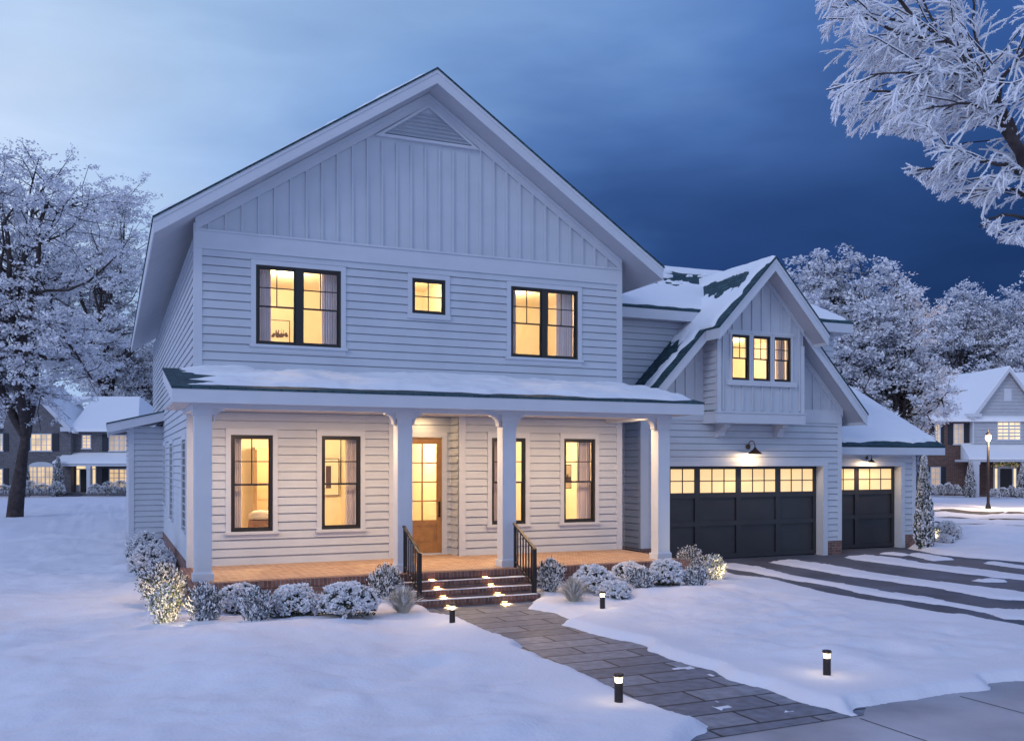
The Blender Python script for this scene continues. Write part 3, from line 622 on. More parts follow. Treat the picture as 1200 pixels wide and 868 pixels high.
b = MB(); b.box(GXl, GXr, 0, .035, 3.74, 4.07, fr=GF); b.box(GXl-.0, GXr, 0, .055, 3.70, 3.745, fr=GF)
for sg in (-1, 1):
    e0, e1 = GXc+sg*1.3, GXc+sg*3.3; q = [GF.p(e, .004, gu(e)-d) for e, d in ((e0, .22), (e1, .22), (e1, 0), (e0, 0))]; b.prism(q, (0, -.03, 0))
b.build('frieze', M['trim'], Hs)
boards([(GXr-.12, GXr+.03, -.12, .037, .40, 3.9, GF), (GXl-.03, GXl+.2, -.1, .037, .40, 3.9, GF)])
boards([(GXl, DX0-.17, -.1, .03, -.1, .40, GF), (DX1+.17, GXr+.03, -.9, .03, -.1, .40, GF), (9.74, 10.86, -.1, .03, -.1, .40, frm(1.8)), (GXl-.03, GXl-.001, -.8, -.0, -.1, .40, GF)], 'foundation', 'brick')
def garage_door(fr, x0, x1, z1, npan, dep, nw=3):
    t = MB(); t.box(x0-.16, x0, -dep-.05, .04, 0, z1, fr=fr); t.box(x1, x1+.16, -dep-.05, .04, 0, z1, fr=fr); t.box(x0-.16, x1+.16, -dep-.05, .043, z1, z1+.13, fr=fr)
    b = MB(); o = -dep; b.box(x0, x1, o-.06, o-.032, .03, z1, fr=fr); pw = (x1-x0)/npan; st = .13
    p = MB(); zp0, zp1 = z1-.72, z1-.07
    for k in range(npan+1):
        xa = x0+pw*k; a = x0 if k == 0 else xa-st/2-.015; c = x1 if k == npan else xa+st/2+.015
        if k == 0: c = x0+st*.8
        if k == npan: a = x1-st*.8
        b.box(a, c, o-.02, o+.012, .03, z1, fr=fr)
    zr = [(.03, .14), (.90, 1.03), (zp0-.13, zp0)]+[(zp1, z1)]
    for k in range(npan):
        a = x0+pw*k+(st*.8 if k == 0 else st/2+.015); c = x0+pw*(k+1)-(st*.8 if k == npan-1 else st/2+.015)
        for za, zb in zr: b.box(a, c, o-.02, o+.010, za, zb, fr=fr)
        p.box(a+.012, c-.012, o-.018, o-.012, zp0+.012, zp1-.012, fr=fr)
        for j in range(1, nw): u = a+(c-a)*j/nw; b.box(u-.013, u+.013, o-.018, o+.004, zp0, zp1, fr=fr)
        zz = (zp0+zp1)/2; b.box(a, c, o-.018, o+.002, zz-.013, zz+.013, fr=fr)
    g = b.build('garage_door', M['gdoor'], Hs); p.build('pane', M['gpane'], g); t.build('door_trim', M['trim'], g); return g
garage_door(GF, DX0, DX1, 2.50, 4, .26)
# garage gable roof: the lower part and the part running forward over the bay
b = MB(); chev(b, GXc, GR, GS, 0, 3.69, 0, .05, .40, 7.6); chev(b, GXc, GR, GS, 0, 1.77, 0, .05, -.20, .40); gr_ = b.build('garage_roof', M['shingle'], Hs)
b = MB(); chev(b, GXc, GR, GS, 0, 3.66, .05, .22, .45, 7.55); chev(b, GXc, GR, GS, 0, 1.74, .05, .22, -.15, .45); b.build('soffit', M['soffit'], gr_)
b = MB(); chev(b, GXc, GR, GS, 1.2, 3.68, .05, .09, .415, .45); chev(b, GXc, GR, GS, 1.2, 3.665, .14, .23, .43, .4502)
chev(b, GXc, GR, GS, 0, 1.765, .05, .09, -.185, -.15); chev(b, GXc, GR, GS, 0, 1.75, .14, .23, -.17, -.1502)
for sg in (-1, 1):
    b.box(GXc+sg*1.745-.015, GXc+sg*1.745+.015, -.155, .40, GR-GS*1.745-.34, GR-GS*1.745-.05); b.box(GXc+sg*3.665-.015, GXc+sg*3.665+.015, .44, 7.55, GR-GS*3.665-.34, GR-GS*3.665-.05)
b.build('fascia', M['trim'], gr_)
# bay
by = .40; BF = frm(by); bx0, bx1, bz0 = 12.80, 15.58, 3.66
BW = [(13.23, 13.79), (13.91, 14.47), (14.59, 15.15)]; BWZ = (4.74, 5.92)
b = MB(); wallsheet(b, BF, bx0, bx1, bz0, 5.6, [(a, c, *BWZ) for a, c in BW])
ztop = 5.6; hs = [(a, c) for a, c in BW]
wallsheet(b, BF, 13.1, 15.3, 5.6, 5.98, [(a, c, *BWZ) for a, c in BW]); 
def slopex(z, sg): return GXc+sg*(GR-.28-z)/GS
b.poly([BF.p(bx0, 0, 5.6), BF.p(13.1, 0, 5.6), BF.p(13.1, 0, 5.98), BF.p(max(bx0, slopex(5.98, -1)), 0, 5.98)][:4]); b.poly([BF.p(15.3, 0, 5.6), BF.p(bx1, 0, 5.6), BF.p(min(bx1, slopex(5.98, 1)), 0, 5.98), BF.p(15.3, 0, 5.98)])
xl, xr = max(bx0, slopex(5.98, -1)), min(bx1, slopex(5.98, 1)); b.poly([BF.p(xl, 0, 5.98), BF.p(xr, 0, 5.98), BF.p(xr, 0, gu(xr)), BF.p(GXc, 0, gu(GXc)), BF.p(xl, 0, gu(xl))])
for i in range(9):
    x = 12.96+i*.31
    if x < 13.1 or x > 15.28: b.box(x-.02, x+.02, 0, .038, bz0+.3, gu(x)-.08, fr=BF)
    else:
        b.box(x-.02, x+.02, 0, .038, bz0+.3, 4.62, fr=BF)
        if gu(x)-.1 > 6.1: b.box(x-.02, x+.02, 0, .038, 6.03, gu(x)-.1, fr=BF)
b.build('bay_cladding', M['siding'], Hs)
b = MB(); siding(b, Fr((bx0, by, 0), (0, 1, 0), (-1, 0, 0)), bz0+.3, 5.75, lambda z: (0, .62), zbase=zP); b.build('siding', M['siding'], Hs); b = MB(); siding(b, Fr((bx1, by, 0), (0, 1, 0), (1, 0, 0)), bz0+.3, 5.75, lambda z: (0, .62), zbase=zP); b.build('siding', M['siding'], Hs)
b = MB(); b.box(bx0-.05, bx1+.05, -.6, .045, bz0-.04, bz0+.25, fr=BF); b.box(bx0-.07, bx1+.07, -.6, .07, bz0+.22, bz0+.26, fr=BF)
b.box(bx0-.02, bx0+.10, -.1, .03, bz0+.25, 5.72, fr=BF); b.box(bx1-.10, bx1+.02, -.1, .03, bz0+.25, 5.72, fr=BF)
for sg in (-1, 1):
    q = [BF.p(GXc+sg*u, .004, gu(GXc+sg*u)-d) for u, d in ((0, .16), (1.39, .16), (1.39, 0), (0, 0))]; b.prism(q, (0, -.03, 0))
b.box(BW[0][0]-.12, BW[2][1]+.12, .0, .034, BWZ[1]+.005, BWZ[1]+.12, fr=BF); b.box(BW[0][0]-.15, BW[2][1]+.15, .0, .08, BWZ[0]-.14, BWZ[0]-.004, fr=BF)
b.build('bay_trim', M['trim'], Hs)
for a, c in BW: window(BF, a, c, *BWZ, casing=.055, head=.04, sill=False, fb=.04)
room(12.88, 15.5, .57, 3.6, 3.9, 6.0, [(a, c, *BWZ) for a, c in BW], 34)
for x in (13.24, 15.16):
    pts = [(0, 3.62), (-.42, 3.62), (-.42, 3.54), (-.30, 3.50), (-.20, 3.40), (-.17, 3.30), (-.09, 3.26), (0, 3.26)]
    b = MB(); b.prism([(x-.1, gy+.0+a, z_) for a, z_ in pts], (.2, 0, 0)); b.box(x-.13, x+.13, gy-.46, gy, 3.60, 3.63); b.build('corbel', M['trim'], Hs)
# wing roof behind
wz, wy, ws, wyr = 4.09+Z, 1.36, .70, 3.72; wzr = wz+ws*(wyr-wy); wX0, wX1 = 9.72, 18.27; hx = wX1-(wyr-wy)
b = MB(); P = [(wX0, wy, wz), (wX1, wy, wz), (hx, wyr, wzr), (wX0, wyr, wzr), (wX1, 2*wyr-wy, wz), (wX0, 2*wyr-wy, wz)]
for q in ((0, 1, 2, 3), (3, 2, 4, 5), (1, 4, 2)): b.prism([Vector(P[i]) for i in q], (0, 0, -.05))
wr = b.build('wing_roof', M['shingle'], Hs)
b = MB(); b.box(wX0, wX1-.03, wy+.03, 2*wyr-wy-.03, wz-.30, wz-.052); b.build('soffit', M['soffit'], wr)
b = MB(); b.box(wX0, wX1-.01, wy+.01, wy+.035, wz-.31, wz-.045); b.box(wX1-.035, wX1-.01, wy+.035, 2*wyr-wy, wz-.31, wz-.045); b.build('fascia', M['trim'], wr)
def hf(A, B, lu, lv):
    n1 = fbm(A*1.2+B*1.5+3, B*3.2-A*.6, 4); n2 = fbm(A*3+B*2, B*9-A*1.5, 2); up = lv-B; band = n1*.4
    dark = sstep(.22, .36, up+.3*n1)*sstep(1.35, 1.1, up+.7*n1+.3*n2)*(n1+.35*n2 < .26)
    e = (1-dark)*sstep(.03+.06*fbm(A*3, A*0, 3), .28, B)
    return -.012+e*(.06+.04*band)+.0
lvw = math.hypot(wyr-wy, wzr-wz)
def hfw(A, B, lu, lv): h_ = hf(A, B, lu, lv); return np.where(A > lu-(B/lv)*(wyr-wy)-.03, -.03, h_)
roofsnow('roof_snow', (wX0, wy, wz+.001), (1, 0, 0), (0, wyr-wy, wzr-wz), wX1-wX0, lvw, hfw, Hs, .04, .04)
# garage roof snow, both slopes
for sg in (-1, 1):
    lg = math.hypot(1, GS)*3.69
    def hf(A, B, lu, lv, sg=sg):
        front = np.where(B > lv*(1-1.77/3.69), 0.0, .60); a = A-front
        d = .16+.35*np.abs(fbm(B*.9+2, B*0, 4))
        n1 = fbm(B*1.6+a*1.1+1, a*3.0-B*1.2+4, 4); n2 = fbm(B*5+a*3, a*11-B*4, 2)
        lowm = sstep(3.3, 2.5, B+.7*n1); low_e = sstep(.80, .60, a+.5*n1+.12*n2)*sstep(.07, .15, a)
        up = (lv-B); dark = sstep(.28, .42, up+.25*n1)*sstep(1.35, 1.05, up+.5*n1+.2*n2)*sstep(.45, .8, a+.4*n1)
        band = n1*.4; e = sstep(d-.03, d+.12, a)*(lowm*low_e+(1-lowm)*(1-dark))
        e2 = sstep(lv-.30, lv-.12, B)*sstep(.02, .1, A)
        return np.where(A < front, -.03, -.014+np.maximum(e, e2)*(.06+.04*band))
    roofsnow('roof_snow', (GXc+sg*3.69, -.20, GR-GS*3.69+.001), (0, 1, 0), (-sg, 0, GS), 7.8, lg, hf, Hs, .04, .04)
# ---- single garage
sy = 1.9; SF = frm(sy); SX1 = 21.2; S0, S1 = 17.62, 20.62
b = MB(); siding(b, SF, .40, 2.95, lambda z: (GXr+.03, SX1), [(S0, S1, 0, 2.50)], zbase=zP); siding(b, Fr((SX1, sy, 0), (0, 1, 0), (1, 0, 0)), .4, 3.0, lambda z: (0, 8), zbase=zP)
b.build('siding', M['siding'], Hs)
b = MB(); b.poly([(SX1, sy, 3.0), (SX1, 9.9, 3.0), (SX1, 6.0, 5.2)]); b.build('gable_cladding', M['siding'], Hs)
boards([(SX1-.12, SX1+.03, -.12, .037, .40, 2.76, SF)]); boards([(GXr+.03, SX1+.03, .0, .036, 2.76, 2.95, SF)], 'frieze')
b = MB(); b.box(S1+.14, SX1+.03, -3, .03, -.1, .40, fr=SF); b.build('foundation', M['brick'], Hs)
garage_door(SF, S0, S1, 2.49, 2, .24)
ez, ey, es_ = 3.10, 1.40, .53; ry = 6.0; X0, X1 = 17.45, 21.95
b = MB(); b.prism([(X0, ey, ez), (X0, ry, ez+es_*(ry-ey)), (X0, 2*ry-ey, ez), (X0, 2*ry-ey, ez-.05), (X0, ry, ez+es_*(ry-ey)-.05), (X0, ey, ez-.05)], (X1-X0, 0, 0)); sr = b.build('garage_roof', M['shingle'], Hs)
b = MB(); b.prism([(X0, ey+.03, ez-.05), (X0, ry, ez+es_*(ry-ey)-.052), (X0, 2*ry-ey-.03, ez-.05), (X0, 2*ry-ey-.03, ez-.24), (X0, ry, ez+es_*(ry-ey)-.26), (X0, ey+.03, ez-.24)], (X1-X0-.03, 0, 0)); b.build('soffit', M['soffit'], sr)
b = MB(); b.box(X0, X1-.01, ey+.008, ey+.03, ez-.27, ez-.04); b.build('fascia', M['trim'], sr)
def hf(A, B, lu, lv):
    d = .16+.26*np.abs(fbm(A*1.0+1, A*0+4, 4)); return -.012+sstep(d-.03, d+.15, B)*(.10+.05*fbm(A, B, 3))*sstep(0, .15, lu-A)
roofsnow('roof_snow', (X0, ey, ez+.001), (1, 0, 0), (0, 1, es_), X1-X0, (ry-ey)*math.hypot(1, es_), hf, Hs, .04, .05)
# ---- lean-to on the far left
ly = 11.6; LF = frm(ly); lx = -1.0
b = MB(); siding(b, LF, .25, 3.72, lambda z: (lx, 0), zbase=.25); siding(b, Fr((lx, ly, 0), (0, 1, 0), (-1, 0, 0)), .25, 3.62, lambda z: (0, 5), zbase=.25); b.build('siding', M['siding'], Hs)
b = MB(); b.box(lx-.03, lx+.13, -.1, .037, .25, 3.75, fr=LF); b.build('corner_board', M['trim'], Hs)
b = MB(); b.prism([(-1.66, ly-.45, 3.80), (0, ly-.45, 4.21), (0, ly-.45, 4.17), (-1.66, ly-.45, 3.76)], (0, 5.8, 0)); lr = b.build('lean_to_roof', M['shingle'], Hs)
b = MB(); b.prism([(-1.64, ly-.43, 3.765), (0, ly-.43, 4.17), (0, ly-.43, 3.90), (-1.64, ly-.43, 3.50)], (0, .03, 0)); b.prism([(-1.64, ly-.40, 3.765), (-1.60, ly-.40, 3.775), (-1.60, ly-.40, 3.51), (-1.64, ly-.40, 3.5)], (0, 5.6, 0)); b.build('fascia', M['trim'], lr)
b = MB(); b.prism([(-1.60, ly-.40, 3.62), (0, ly-.40, 4.02), (0, ly-.40, 3.98), (-1.60, ly-.40, 3.58)], (0, 5.6, 0)); b.build('soffit', M['soffit'], lr)

# ================================================================== things on and in the house
def railing(x, label):
    base = (x, -2.75, zP); e = empty('stair_railing', base, label, 'railing', 'railings beside the porch steps')
    yA, yB = -2.66, -3.56; zA, zB = zP+.86, zP-.39+.86; k = (zB-zA)/(yB-yA)
    def zt(y): return zA+k*(y-yA)
    b = MB(); b.prism([(x-.028, yA+.06, zt(yA+.06)), (x-.028, yB-.05, zt(yB-.05)), (x-.028, yB-.05, zt(yB-.05)-.035), (x-.028, yA+.06, zt(yA+.06)-.035)], (.056, 0, 0)); b.build('handrail', M['iron'], e)
    b = MB(); b.prism([(x-.014, yA, zt(yA)-.72), (x-.014, yB, zt(yB)-.72), (x-.014, yB, zt(yB)-.75), (x-.014, yA, zt(yA)-.75)], (.028, 0, 0)); b.build('bottom_rail', M['iron'], e)
    b = MB(); b.box(x-.035, x+.035, yB-.035, yB+.035, zP-.39, zt(yB)-.03); b.build('post', M['iron'], e)
    b = MB(); b.box(x-.024, x+.024, yA-.024, yA+.024, zP, zt(yA)-.035); b.build('post', M['iron'], e)
    for i in range(1, 7):
        y = yA+(yB-yA)*i/7; b = MB(); b.box(x-.011, x+.011, y-.011, y+.011, zt(y)-.73, zt(y)-.033); b.build('baluster', M['iron'], e)
railing(3.52, 'black iron stair railing on the left side of the porch steps'); railing(5.78, 'black iron stair railing on the right side of the porch steps, before the third column')
k = 0
words = ['top', 'second', 'third', 'lowest']
for r_ in range(4):
    for s_, xx in (('left', (3.98, 4.00, 4.02, 4.04)[r_]), ('right', (5.06, 5.08, 5.10, 5.12)[r_])):
        yf = -2.84-T*r_-(.0 if r_ == 0 else -.015); zt = zP-.13*r_-.075+(0 if r_ else -.02)
        if r_ == 0: yf = -2.845
        else: yf = -2.82-T*r_+.015
        e = empty('step_light', (xx, yf, zt), f'small glowing light under the {words[r_]} brick step edge, {s_} row', 'light', 'warm lights set into the porch steps')
        b = MB(); b.box(xx-.06, xx+.06, yf-.018, yf, zt-.022, zt-.004); b.build('housing', M['bronze'], e)
        b = MB(); b.box(xx-.052, xx+.052, yf-.016, yf-.002, zt-.028, zt-.022); b.build('lens', M['stepglow'], e)
        light('SPOT', 'lamp', (xx, yf-.06, zt-.012), 80.0, (1, .62, .25), .012, rot=(0, -.25, -1), spot=150, blend=.9, parent=e)
def bollard(x, y, label, power=1.2):
    z0 = max(0, hsnow(x, y)-.03); e = empty('bollard_light', (x, y, z0), label, 'bollard light', 'low bollard lights along the walk')
    b = MB(); b.lathe([(0, 0), (.045, 0), (.045, .235), (0, .235)], (x, y, z0)); b.build('post', M['iron'], e, smooth=False)
    b = MB(); b.lathe([(0, .235), (.036, .235), (.040, .29), (0, .29)], (x, y, z0)); b.build('lens', M['bollardglow'], e)
    b = MB(); b.lathe([(0, .29), (.052, .29), (.056, .305), (.050, .325), (0, .330)], (x, y, z0)); b.build('cap', M['iron'], e)
    for a in range(4):
        th = math.pi/4+a*math.pi/2; light('POINT', 'lamp', (x+.075*math.cos(th), y+.075*math.sin(th), z0+.265), power/4, (1, .74, .42), .02, parent=e)
bollard(*gp(530, 737), 'dark bollard light in the snow just left of the walk, near the bottom step')
bollard(*gp(706, 721), 'dark bollard light in the snow in front of the shrubs right of the steps')
bollard(*gp(725, 836), 'nearest dark bollard light, on the snow left of the slate walk', 1.5)
bollard(*gp(969, 799), 'dark bollard light on the snow between slate walk and driveway', 1.5)
def sconce(x, y, z, label, s=1.0):
    e = empty('wall_lamp', (x, y, z), label, 'wall lamp')
    b = MB(); b.tube([(x, y-.03, z), (x, y-.055, z)], .07*s, 16); b.build('backplate', M['bronze'], e)
    pts = [(x, y-.05, z)]+[(x, y-.05-.15*s-.15*s*math.cos(th), z+.03+.13*s*math.sin(th)) for th in [math.pi*(1-i/9) for i in range(10)]][::1]
    pts = [(x, y-.05, z)]+[(x, y-.05-.14*s*(1-math.cos(th)), z+.02+.13*s*math.sin(th)) for th in [math.pi*i/9 for i in range(10)]]+[(x, y-.05-.28*s, z-.04)]
    b = MB(); b.tube(pts, .014*s, 8); b.build('arm', M['bronze'], e, smooth=True)
    c = (x, y-.05-.28*s, z-.04); b = MB(); b.lathe([(.0, .02), (.03*s, .02), (.045*s, -.02), (.09*s, -.06*s), (.15*s, -.11*s), (.185*s, -.15*s), (.18*s, -.155*s), (.14*s, -.11*s), (.05*s, -.05*s), (0, -.04*s)], c, 24); b.build('lamp_shade', M['bronze'], e, smooth=True)
    b = MB(); b.lathe([(0, -.05*s), (.03*s, -.07*s), (.035*s, -.10*s), (.02*s, -.125*s), (0, -.13*s)], c, 12); b.build('bulb', M['bulb'], e, smooth=True)
    light('POINT', 'lamp', (c[0], c[1], c[2]-.16*s), 34, (1, .66, .32), .05, parent=e)
sconce(14.20, gy, 3.02, 'bronze gooseneck barn lamp over the wide four-panel garage door')
sconce(19.25, sy, 2.74, 'small bronze barn lamp under the eave over the narrow garage door', .62)
# warm light of the porch, from fittings recessed in its ceiling
for x in (.8, 2.8, 4.85, 6.9, 8.8): light('AREA', 'porch_light', (x, -1.7, 3.60), 46, (1, .66, .36), .2, rot=(0, 0, -1))
light('AREA', 'entry_light', (4.85, .15, 3.62), 7, (1, .62, .28), .12, rot=(0, 0, -1))
# curtains
def curtain(x0, x1, y, z0, z1, label):
    b = MB(); n = 40; th = .012; ws_ = []
    for i in range(n+1):
        x = x0+(x1-x0)*i/n; ws_.append((x, y+.028*math.sin(i*1.15)+.012*math.sin(i*2.7+1)))
    for i in range(n):
        (xa, ya), (xb, yb) = ws_[i], ws_[i+1]; b.hexa([(xa, ya, z0), (xb, yb, z0), (xb, yb+th, z0), (xa, ya+th, z0), (xa, ya, z1), (xb, yb, z1), (xb, yb+th, z1), (xa, ya+th, z1)])
    o = b.build('curtain', M['curtain'], loc=((x0+x1)/2, y, z0)); tag(o, label, 'curtain', 'curtains hanging in the lit windows')
cg = 'sheer grey-pink curtain inside '
curtain(.66, .93, .25, .6, 3.3, cg+'the porch window farthest left'); curtain(3.08, 3.40, .25, .6, 3.3, cg+'the second porch window, left of the front door')
curtain(6.30, 6.62, .25, .6, 3.3, cg+'the porch window behind the third column'); curtain(8.66, 9.04, .25, .6, 3.3, cg+'the porch window farthest right')
curtain(1.16, 1.52, .25, 4.8, 6.8, cg+'the big upstairs left window, its left side'); curtain(2.58, 2.96, .25, 4.8, 6.8, cg+'the big upstairs left window, its right side')
curtain(6.80, 7.08, .25, 4.8, 6.8, cg+'the upstairs right double window, its left side'); curtain(8.12, 8.56, .25, 4.8, 6.8, cg+'the upstairs right double window, its right side')
curtain(14.92, 15.2, .68, 4.3, 5.98, cg+'the rightmost window of the projecting garage bay')
def picture(x, y, z, w, h, label, art='plant'):
    e = empty('picture', (x, y, z), label, 'picture'); b = MB(); b.box(x-w/2, x+w/2, y-.03, y, z, z+h); b.build('frame', M['ink'], e)
    b = MB(); b.box(x-w/2+.02, x+w/2-.02, y-.036, y-.031, z+.02, z+h-.02); b.build('print', M['paper'], e)
    rr = random.Random(int(x*10)); b = MB()
    if art == 'plant':
        for i in range(14):
            cx_ = x+(rr.random()-.5)*w*.7; cz = z+h*.30+rr.random()*h*.12; a = rr.random()*6; b.poly([(cx_-.05, y-.04-i*.0005, cz), (cx_, y-.04-i*.0005, cz-.03), (cx_+.05, y-.04-i*.0005, cz), (cx_+.01, y-.04-i*.0005, cz+.06)])
        for i in range(6):
            cx_ = x+(rr.random()-.5)*w*.5; b.poly([(cx_-.006, y-.05, z+h*.35), (cx_+.006, y-.05, z+h*.35), (cx_+.03, y-.05, z+h*(.5+.2*rr.random())), (cx_+.018, y-.05, z+h*.6)])
    else: b.box(x-w*.12, x+w*.12, y-.046, y-.038, z+h*.2, z+h*.8)
    b.build('drawing', M['ink'], e)
picture(2.30, 3.97, 5.52, .50, .60, 'framed print of dark plants on the back wall inside the upstairs left window')
picture(4.1, 4.15, 1.9, .5, .9, 'framed picture with a dark figure on the wall behind the second porch window', 'bar') if False else picture(3.55, 4.15, 1.75, .55, .95, 'framed picture with a dark upright shape seen through the second porch window', 'bar')
picture(8.8, 1.1, 1.95, .26, .6, 'narrow framed print seen in the porch window farthest right')
b = MB(); b.box(1.65, 2.35, 3.2, 3.8, zP, 2.9); b.box(1.60, 2.40, 3.15, 3.85, 2.9, 2.96)
for i in range(1, 6): b.box(1.65, 2.35, 3.185, 3.2, zP+.4*i, zP+.4*i+.02)
tag(b.build('cabinet', M['tile'], loc=(1.85, 3.5, zP)), 'tall tan wooden cabinet at the back of the room behind the leftmost porch window', 'cabinet')
b = MB(); b.lathe([(0, 0), (.24, 0), (.28, .18), (.26, .34), (0, .36)], (1.42, 1.0, 1.02), 16); b.box(1.1, 1.75, .7, 1.3, .96, 1.02); [b.box(u, u+.05, v, v+.05, zP, .96) for u in (1.12, 1.68) for v in (.72, 1.24)]
tag(b.build('basket_table', M['basket'], loc=(1.42, 1.0, zP)), 'wicker basket standing low inside the leftmost porch window', 'basket')
b = MB(); b.lathe([(0, .30), (.25, .33), (.27, .42), (.15, .5), (0, .52)], (1.42, 1.0, 1.06), 16); tag(b.build('cushion', M['linen'], loc=(1.42, 1.0, 1.38), smooth=True), 'white cushion heaped on the basket inside the leftmost porch window', 'cushion')

# ================================================================== plants
def frosted(name, label, cat, x, y, kind, w, h, seed, group=None, lit=False, dens=1.0, tint=None):
    rng = np.random.default_rng(seed); z0 = max(0, hsnow(x, y)-(.10 if kind == 'box' else .05)); e = empty(name, (x, y, z0), label, cat, group); O = np.array([x, y, z0])
    leafm = M[tint] if tint else M['leaf']
    if kind == 'box':
        n = int(5200*dens); d = rng.normal(size=(n, 3)); d[:, 2] = np.abs(d[:, 2])*1.0-.15; d /= np.linalg.norm(d, axis=1)[:, None]
        lump = 1+.06*np.sin(d[:, 0]*7+seed)*np.cos(d[:, 1]*6+seed)+.04*np.sin(d[:, 2]*11+seed*2)
        r = (rng.uniform(.72, 1.0, n)**.6*lump)[:, None]; C = O+d*r*np.array([w/2, w/2, h*.62])+np.array([0, 0, h*.38])
        soup(quads(C, rng, .055, .035, d, 2), 'foliage', leafm, e)
        n2 = int(8500*dens); d = rng.normal(size=(n2, 3)); d[:, 2] = np.abs(d[:, 2])-.15; d /= np.linalg.norm(d, axis=1)[:, None]
        # clumps of frost
        k = 420; cc = rng.normal(size=(k, 3)); cc[:, 2] = np.abs(cc[:, 2])-.1; cc /= np.linalg.norm(cc, axis=1)[:, None]; pick = rng.integers(0, k, n2)
        d = cc[pick]+rng.normal(size=(n2, 3))*.045; lump = 1+.06*np.sin(d[:, 0]*7+seed)*np.cos(d[:, 1]*6+seed)+.04*np.sin(d[:, 2]*11+seed*2)
        C = O+d*(1.02*lump)[:, None]*np.array([w/2, w/2, h*.62])+np.array([0, 0, h*.38]); C[:, 2] = np.maximum(C[:, 2], z0)
        soup(quads(C, rng, .042, .036, d, 3, up=.8), 'frost', M['frost'], e)
    elif kind in ('feather', 'open'):
        ns = int((46 if kind == 'feather' else 34)*dens*(1+w)); L1, L2, DD1, DD2 = [], [], [], []
        st = MB()
        for i in range(ns):
            a = rng.uniform(0, 2*math.pi); lean = rng.uniform(0, .95 if kind == 'feather' else 1.1); dx = math.cos(a)*lean*w/2; dy = math.sin(a)*lean*w/2; hh = h*(1-.38*lean*lean)*rng.uniform(.8, 1.05)
            p0 = O+np.array([dx*.15, dy*.15, 0]); p2 = O+np.array([dx, dy, hh]); p1 = O+np.array([dx*.75, dy*.75, hh*.5])
            t = np.linspace(0, 1, 6)[:, None]; pts = (1-t)**2*p0+2*t*(1-t)*p1+t*t*p2; st.tube([tuple(q) for q in pts], .006, 3, cap=False)
            m_ = int(60*dens*(h/.6)); tt = rng.uniform(.15, 1, m_)[:, None]; q = (1-tt)**2*p0+2*tt*(1-tt)*p1+tt*tt*p2; dr_ = (p2-p0)/np.linalg.norm(p2-p0)
            spread = .045 if kind == 'feather' else .06; q = q+rng.normal(size=(m_, 3))*spread*(1.1-tt*.6)
            L1.append(q[:m_//3]); L2.append(q[m_//3:]); DD1.append(np.tile(dr_, (m_//3, 1))); DD2.append(np.tile(dr_, (m_-m_//3, 1)))
        st.build('stem', M['bark'], e)
        soup(quads(np.concatenate(L1), rng, .075, .024, np.concatenate(DD1), 1.3), 'foliage', leafm, e)
        soup(quads(np.concatenate(L2), rng, .062, .024, np.concatenate(DD2), 1.5), 'frost', M['frost'], e)
    elif kind == 'grass':
        nb = 620; V = []; V2 = []
        for i in range(nb):
            a = rng.uniform(0, 2*math.pi); lean = rng.uniform(.1, 1)**.8; r = w/2*lean; hh = h*(1.05-.55*lean**1.5)*rng.uniform(.8, 1.1); s0 = O+np.array([math.cos(a)*.05*lean, math.sin(a)*.05*lean, 0])
            p2 = O+np.array([math.cos(a)*r, math.sin(a)*r, hh]); p1 = O+np.array([math.cos(a)*r*.45, math.sin(a)*r*.45, hh*.85]); sd_ = np.array([-math.sin(a), math.cos(a), 0])*.005
            ts = np.linspace(0, 1, 5); P = [(1-t)**2*s0+2*t*(1-t)*p1+t*t*p2 for t in ts]
            for j in range(4): (V if (i % 3 or j < 2) else V2).extend([P[j]-sd_, P[j]+sd_, P[j+1]+sd_*.8, P[j+1]-sd_*.8])
        soup(np.array(V), 'blades', M['straw'], e); soup(np.array(V2), 'frost', M['frost'], e)
    elif kind == 'cone':
        n = int(9000*dens); z = rng.uniform(0, 1, n)**.8; a = rng.uniform(0, 2*math.pi, n); prof = np.sin(np.clip((1-z)*1.25+.12, 0, math.pi/2))*np.minimum(1, .75+z*2); lump = 1+.14*np.sin(a*5+z*17+seed)+.08*np.sin(a*9-z*31)
        r = w/2*prof*lump*rng.uniform(.7, 1, n)**.5; C = O+np.stack([np.cos(a)*r, np.sin(a)*r, z*h], 1); D = np.stack([np.cos(a)*.5, np.sin(a)*.5, np.ones(n)], 1); s = max(.05, h*.03)
        m_ = rng.random(n) < .45
        soup(quads(C[m_], rng, s*1.5, s*.8, D[m_], 1), 'foliage', leafm, e); soup(quads(C[~m_]+D[~m_]*.02, rng, s*1.2, s*.7, D[~m_], 1.5), 'frost', M['frost'], e)
        st = MB(); st.tube([tuple(O), tuple(O+np.array([0, 0, h*.8]))], [w*.07, w*.02], 6); st.build('trunk', M['bark'], e)
    if lit:
        dx, dy = lit; light('SPOT', 'garden_spotlight', (x+dx, y+dy, z0+.12), 30, (1, .74, .36), .04, rot=(-dx, -dy, .35), spot=80, blend=.8)
    return e
gL = 'frosted shrubs along the porch front'
def sh(pxc, pyb, kind, wpx, hpx, label, seed, name='shrub', **k):
    x, y = gp(pxc, pyb-3); D = CAMZ*F/(pyb-3-HY); sc = D/F
    return frosted(name, label, k.pop('cat', 'shrub'), x, y, kind, wpx*sc*.93, hpx*sc*.93, seed, k.pop('group', gL), **k)
sh(170, 668, 'box', 44, 36, 'rounded frosted shrub farthest back along the left house wall', 1)
sh(178, 690, 'box', 52, 42, 'rounded frosted shrub second from the back along the left house wall', 2, tint='leaf2')
sh(190, 715, 'open', 64, 54, 'dark open frosted shrub at the left corner of the porch', 3, lit=(.1, -.75))
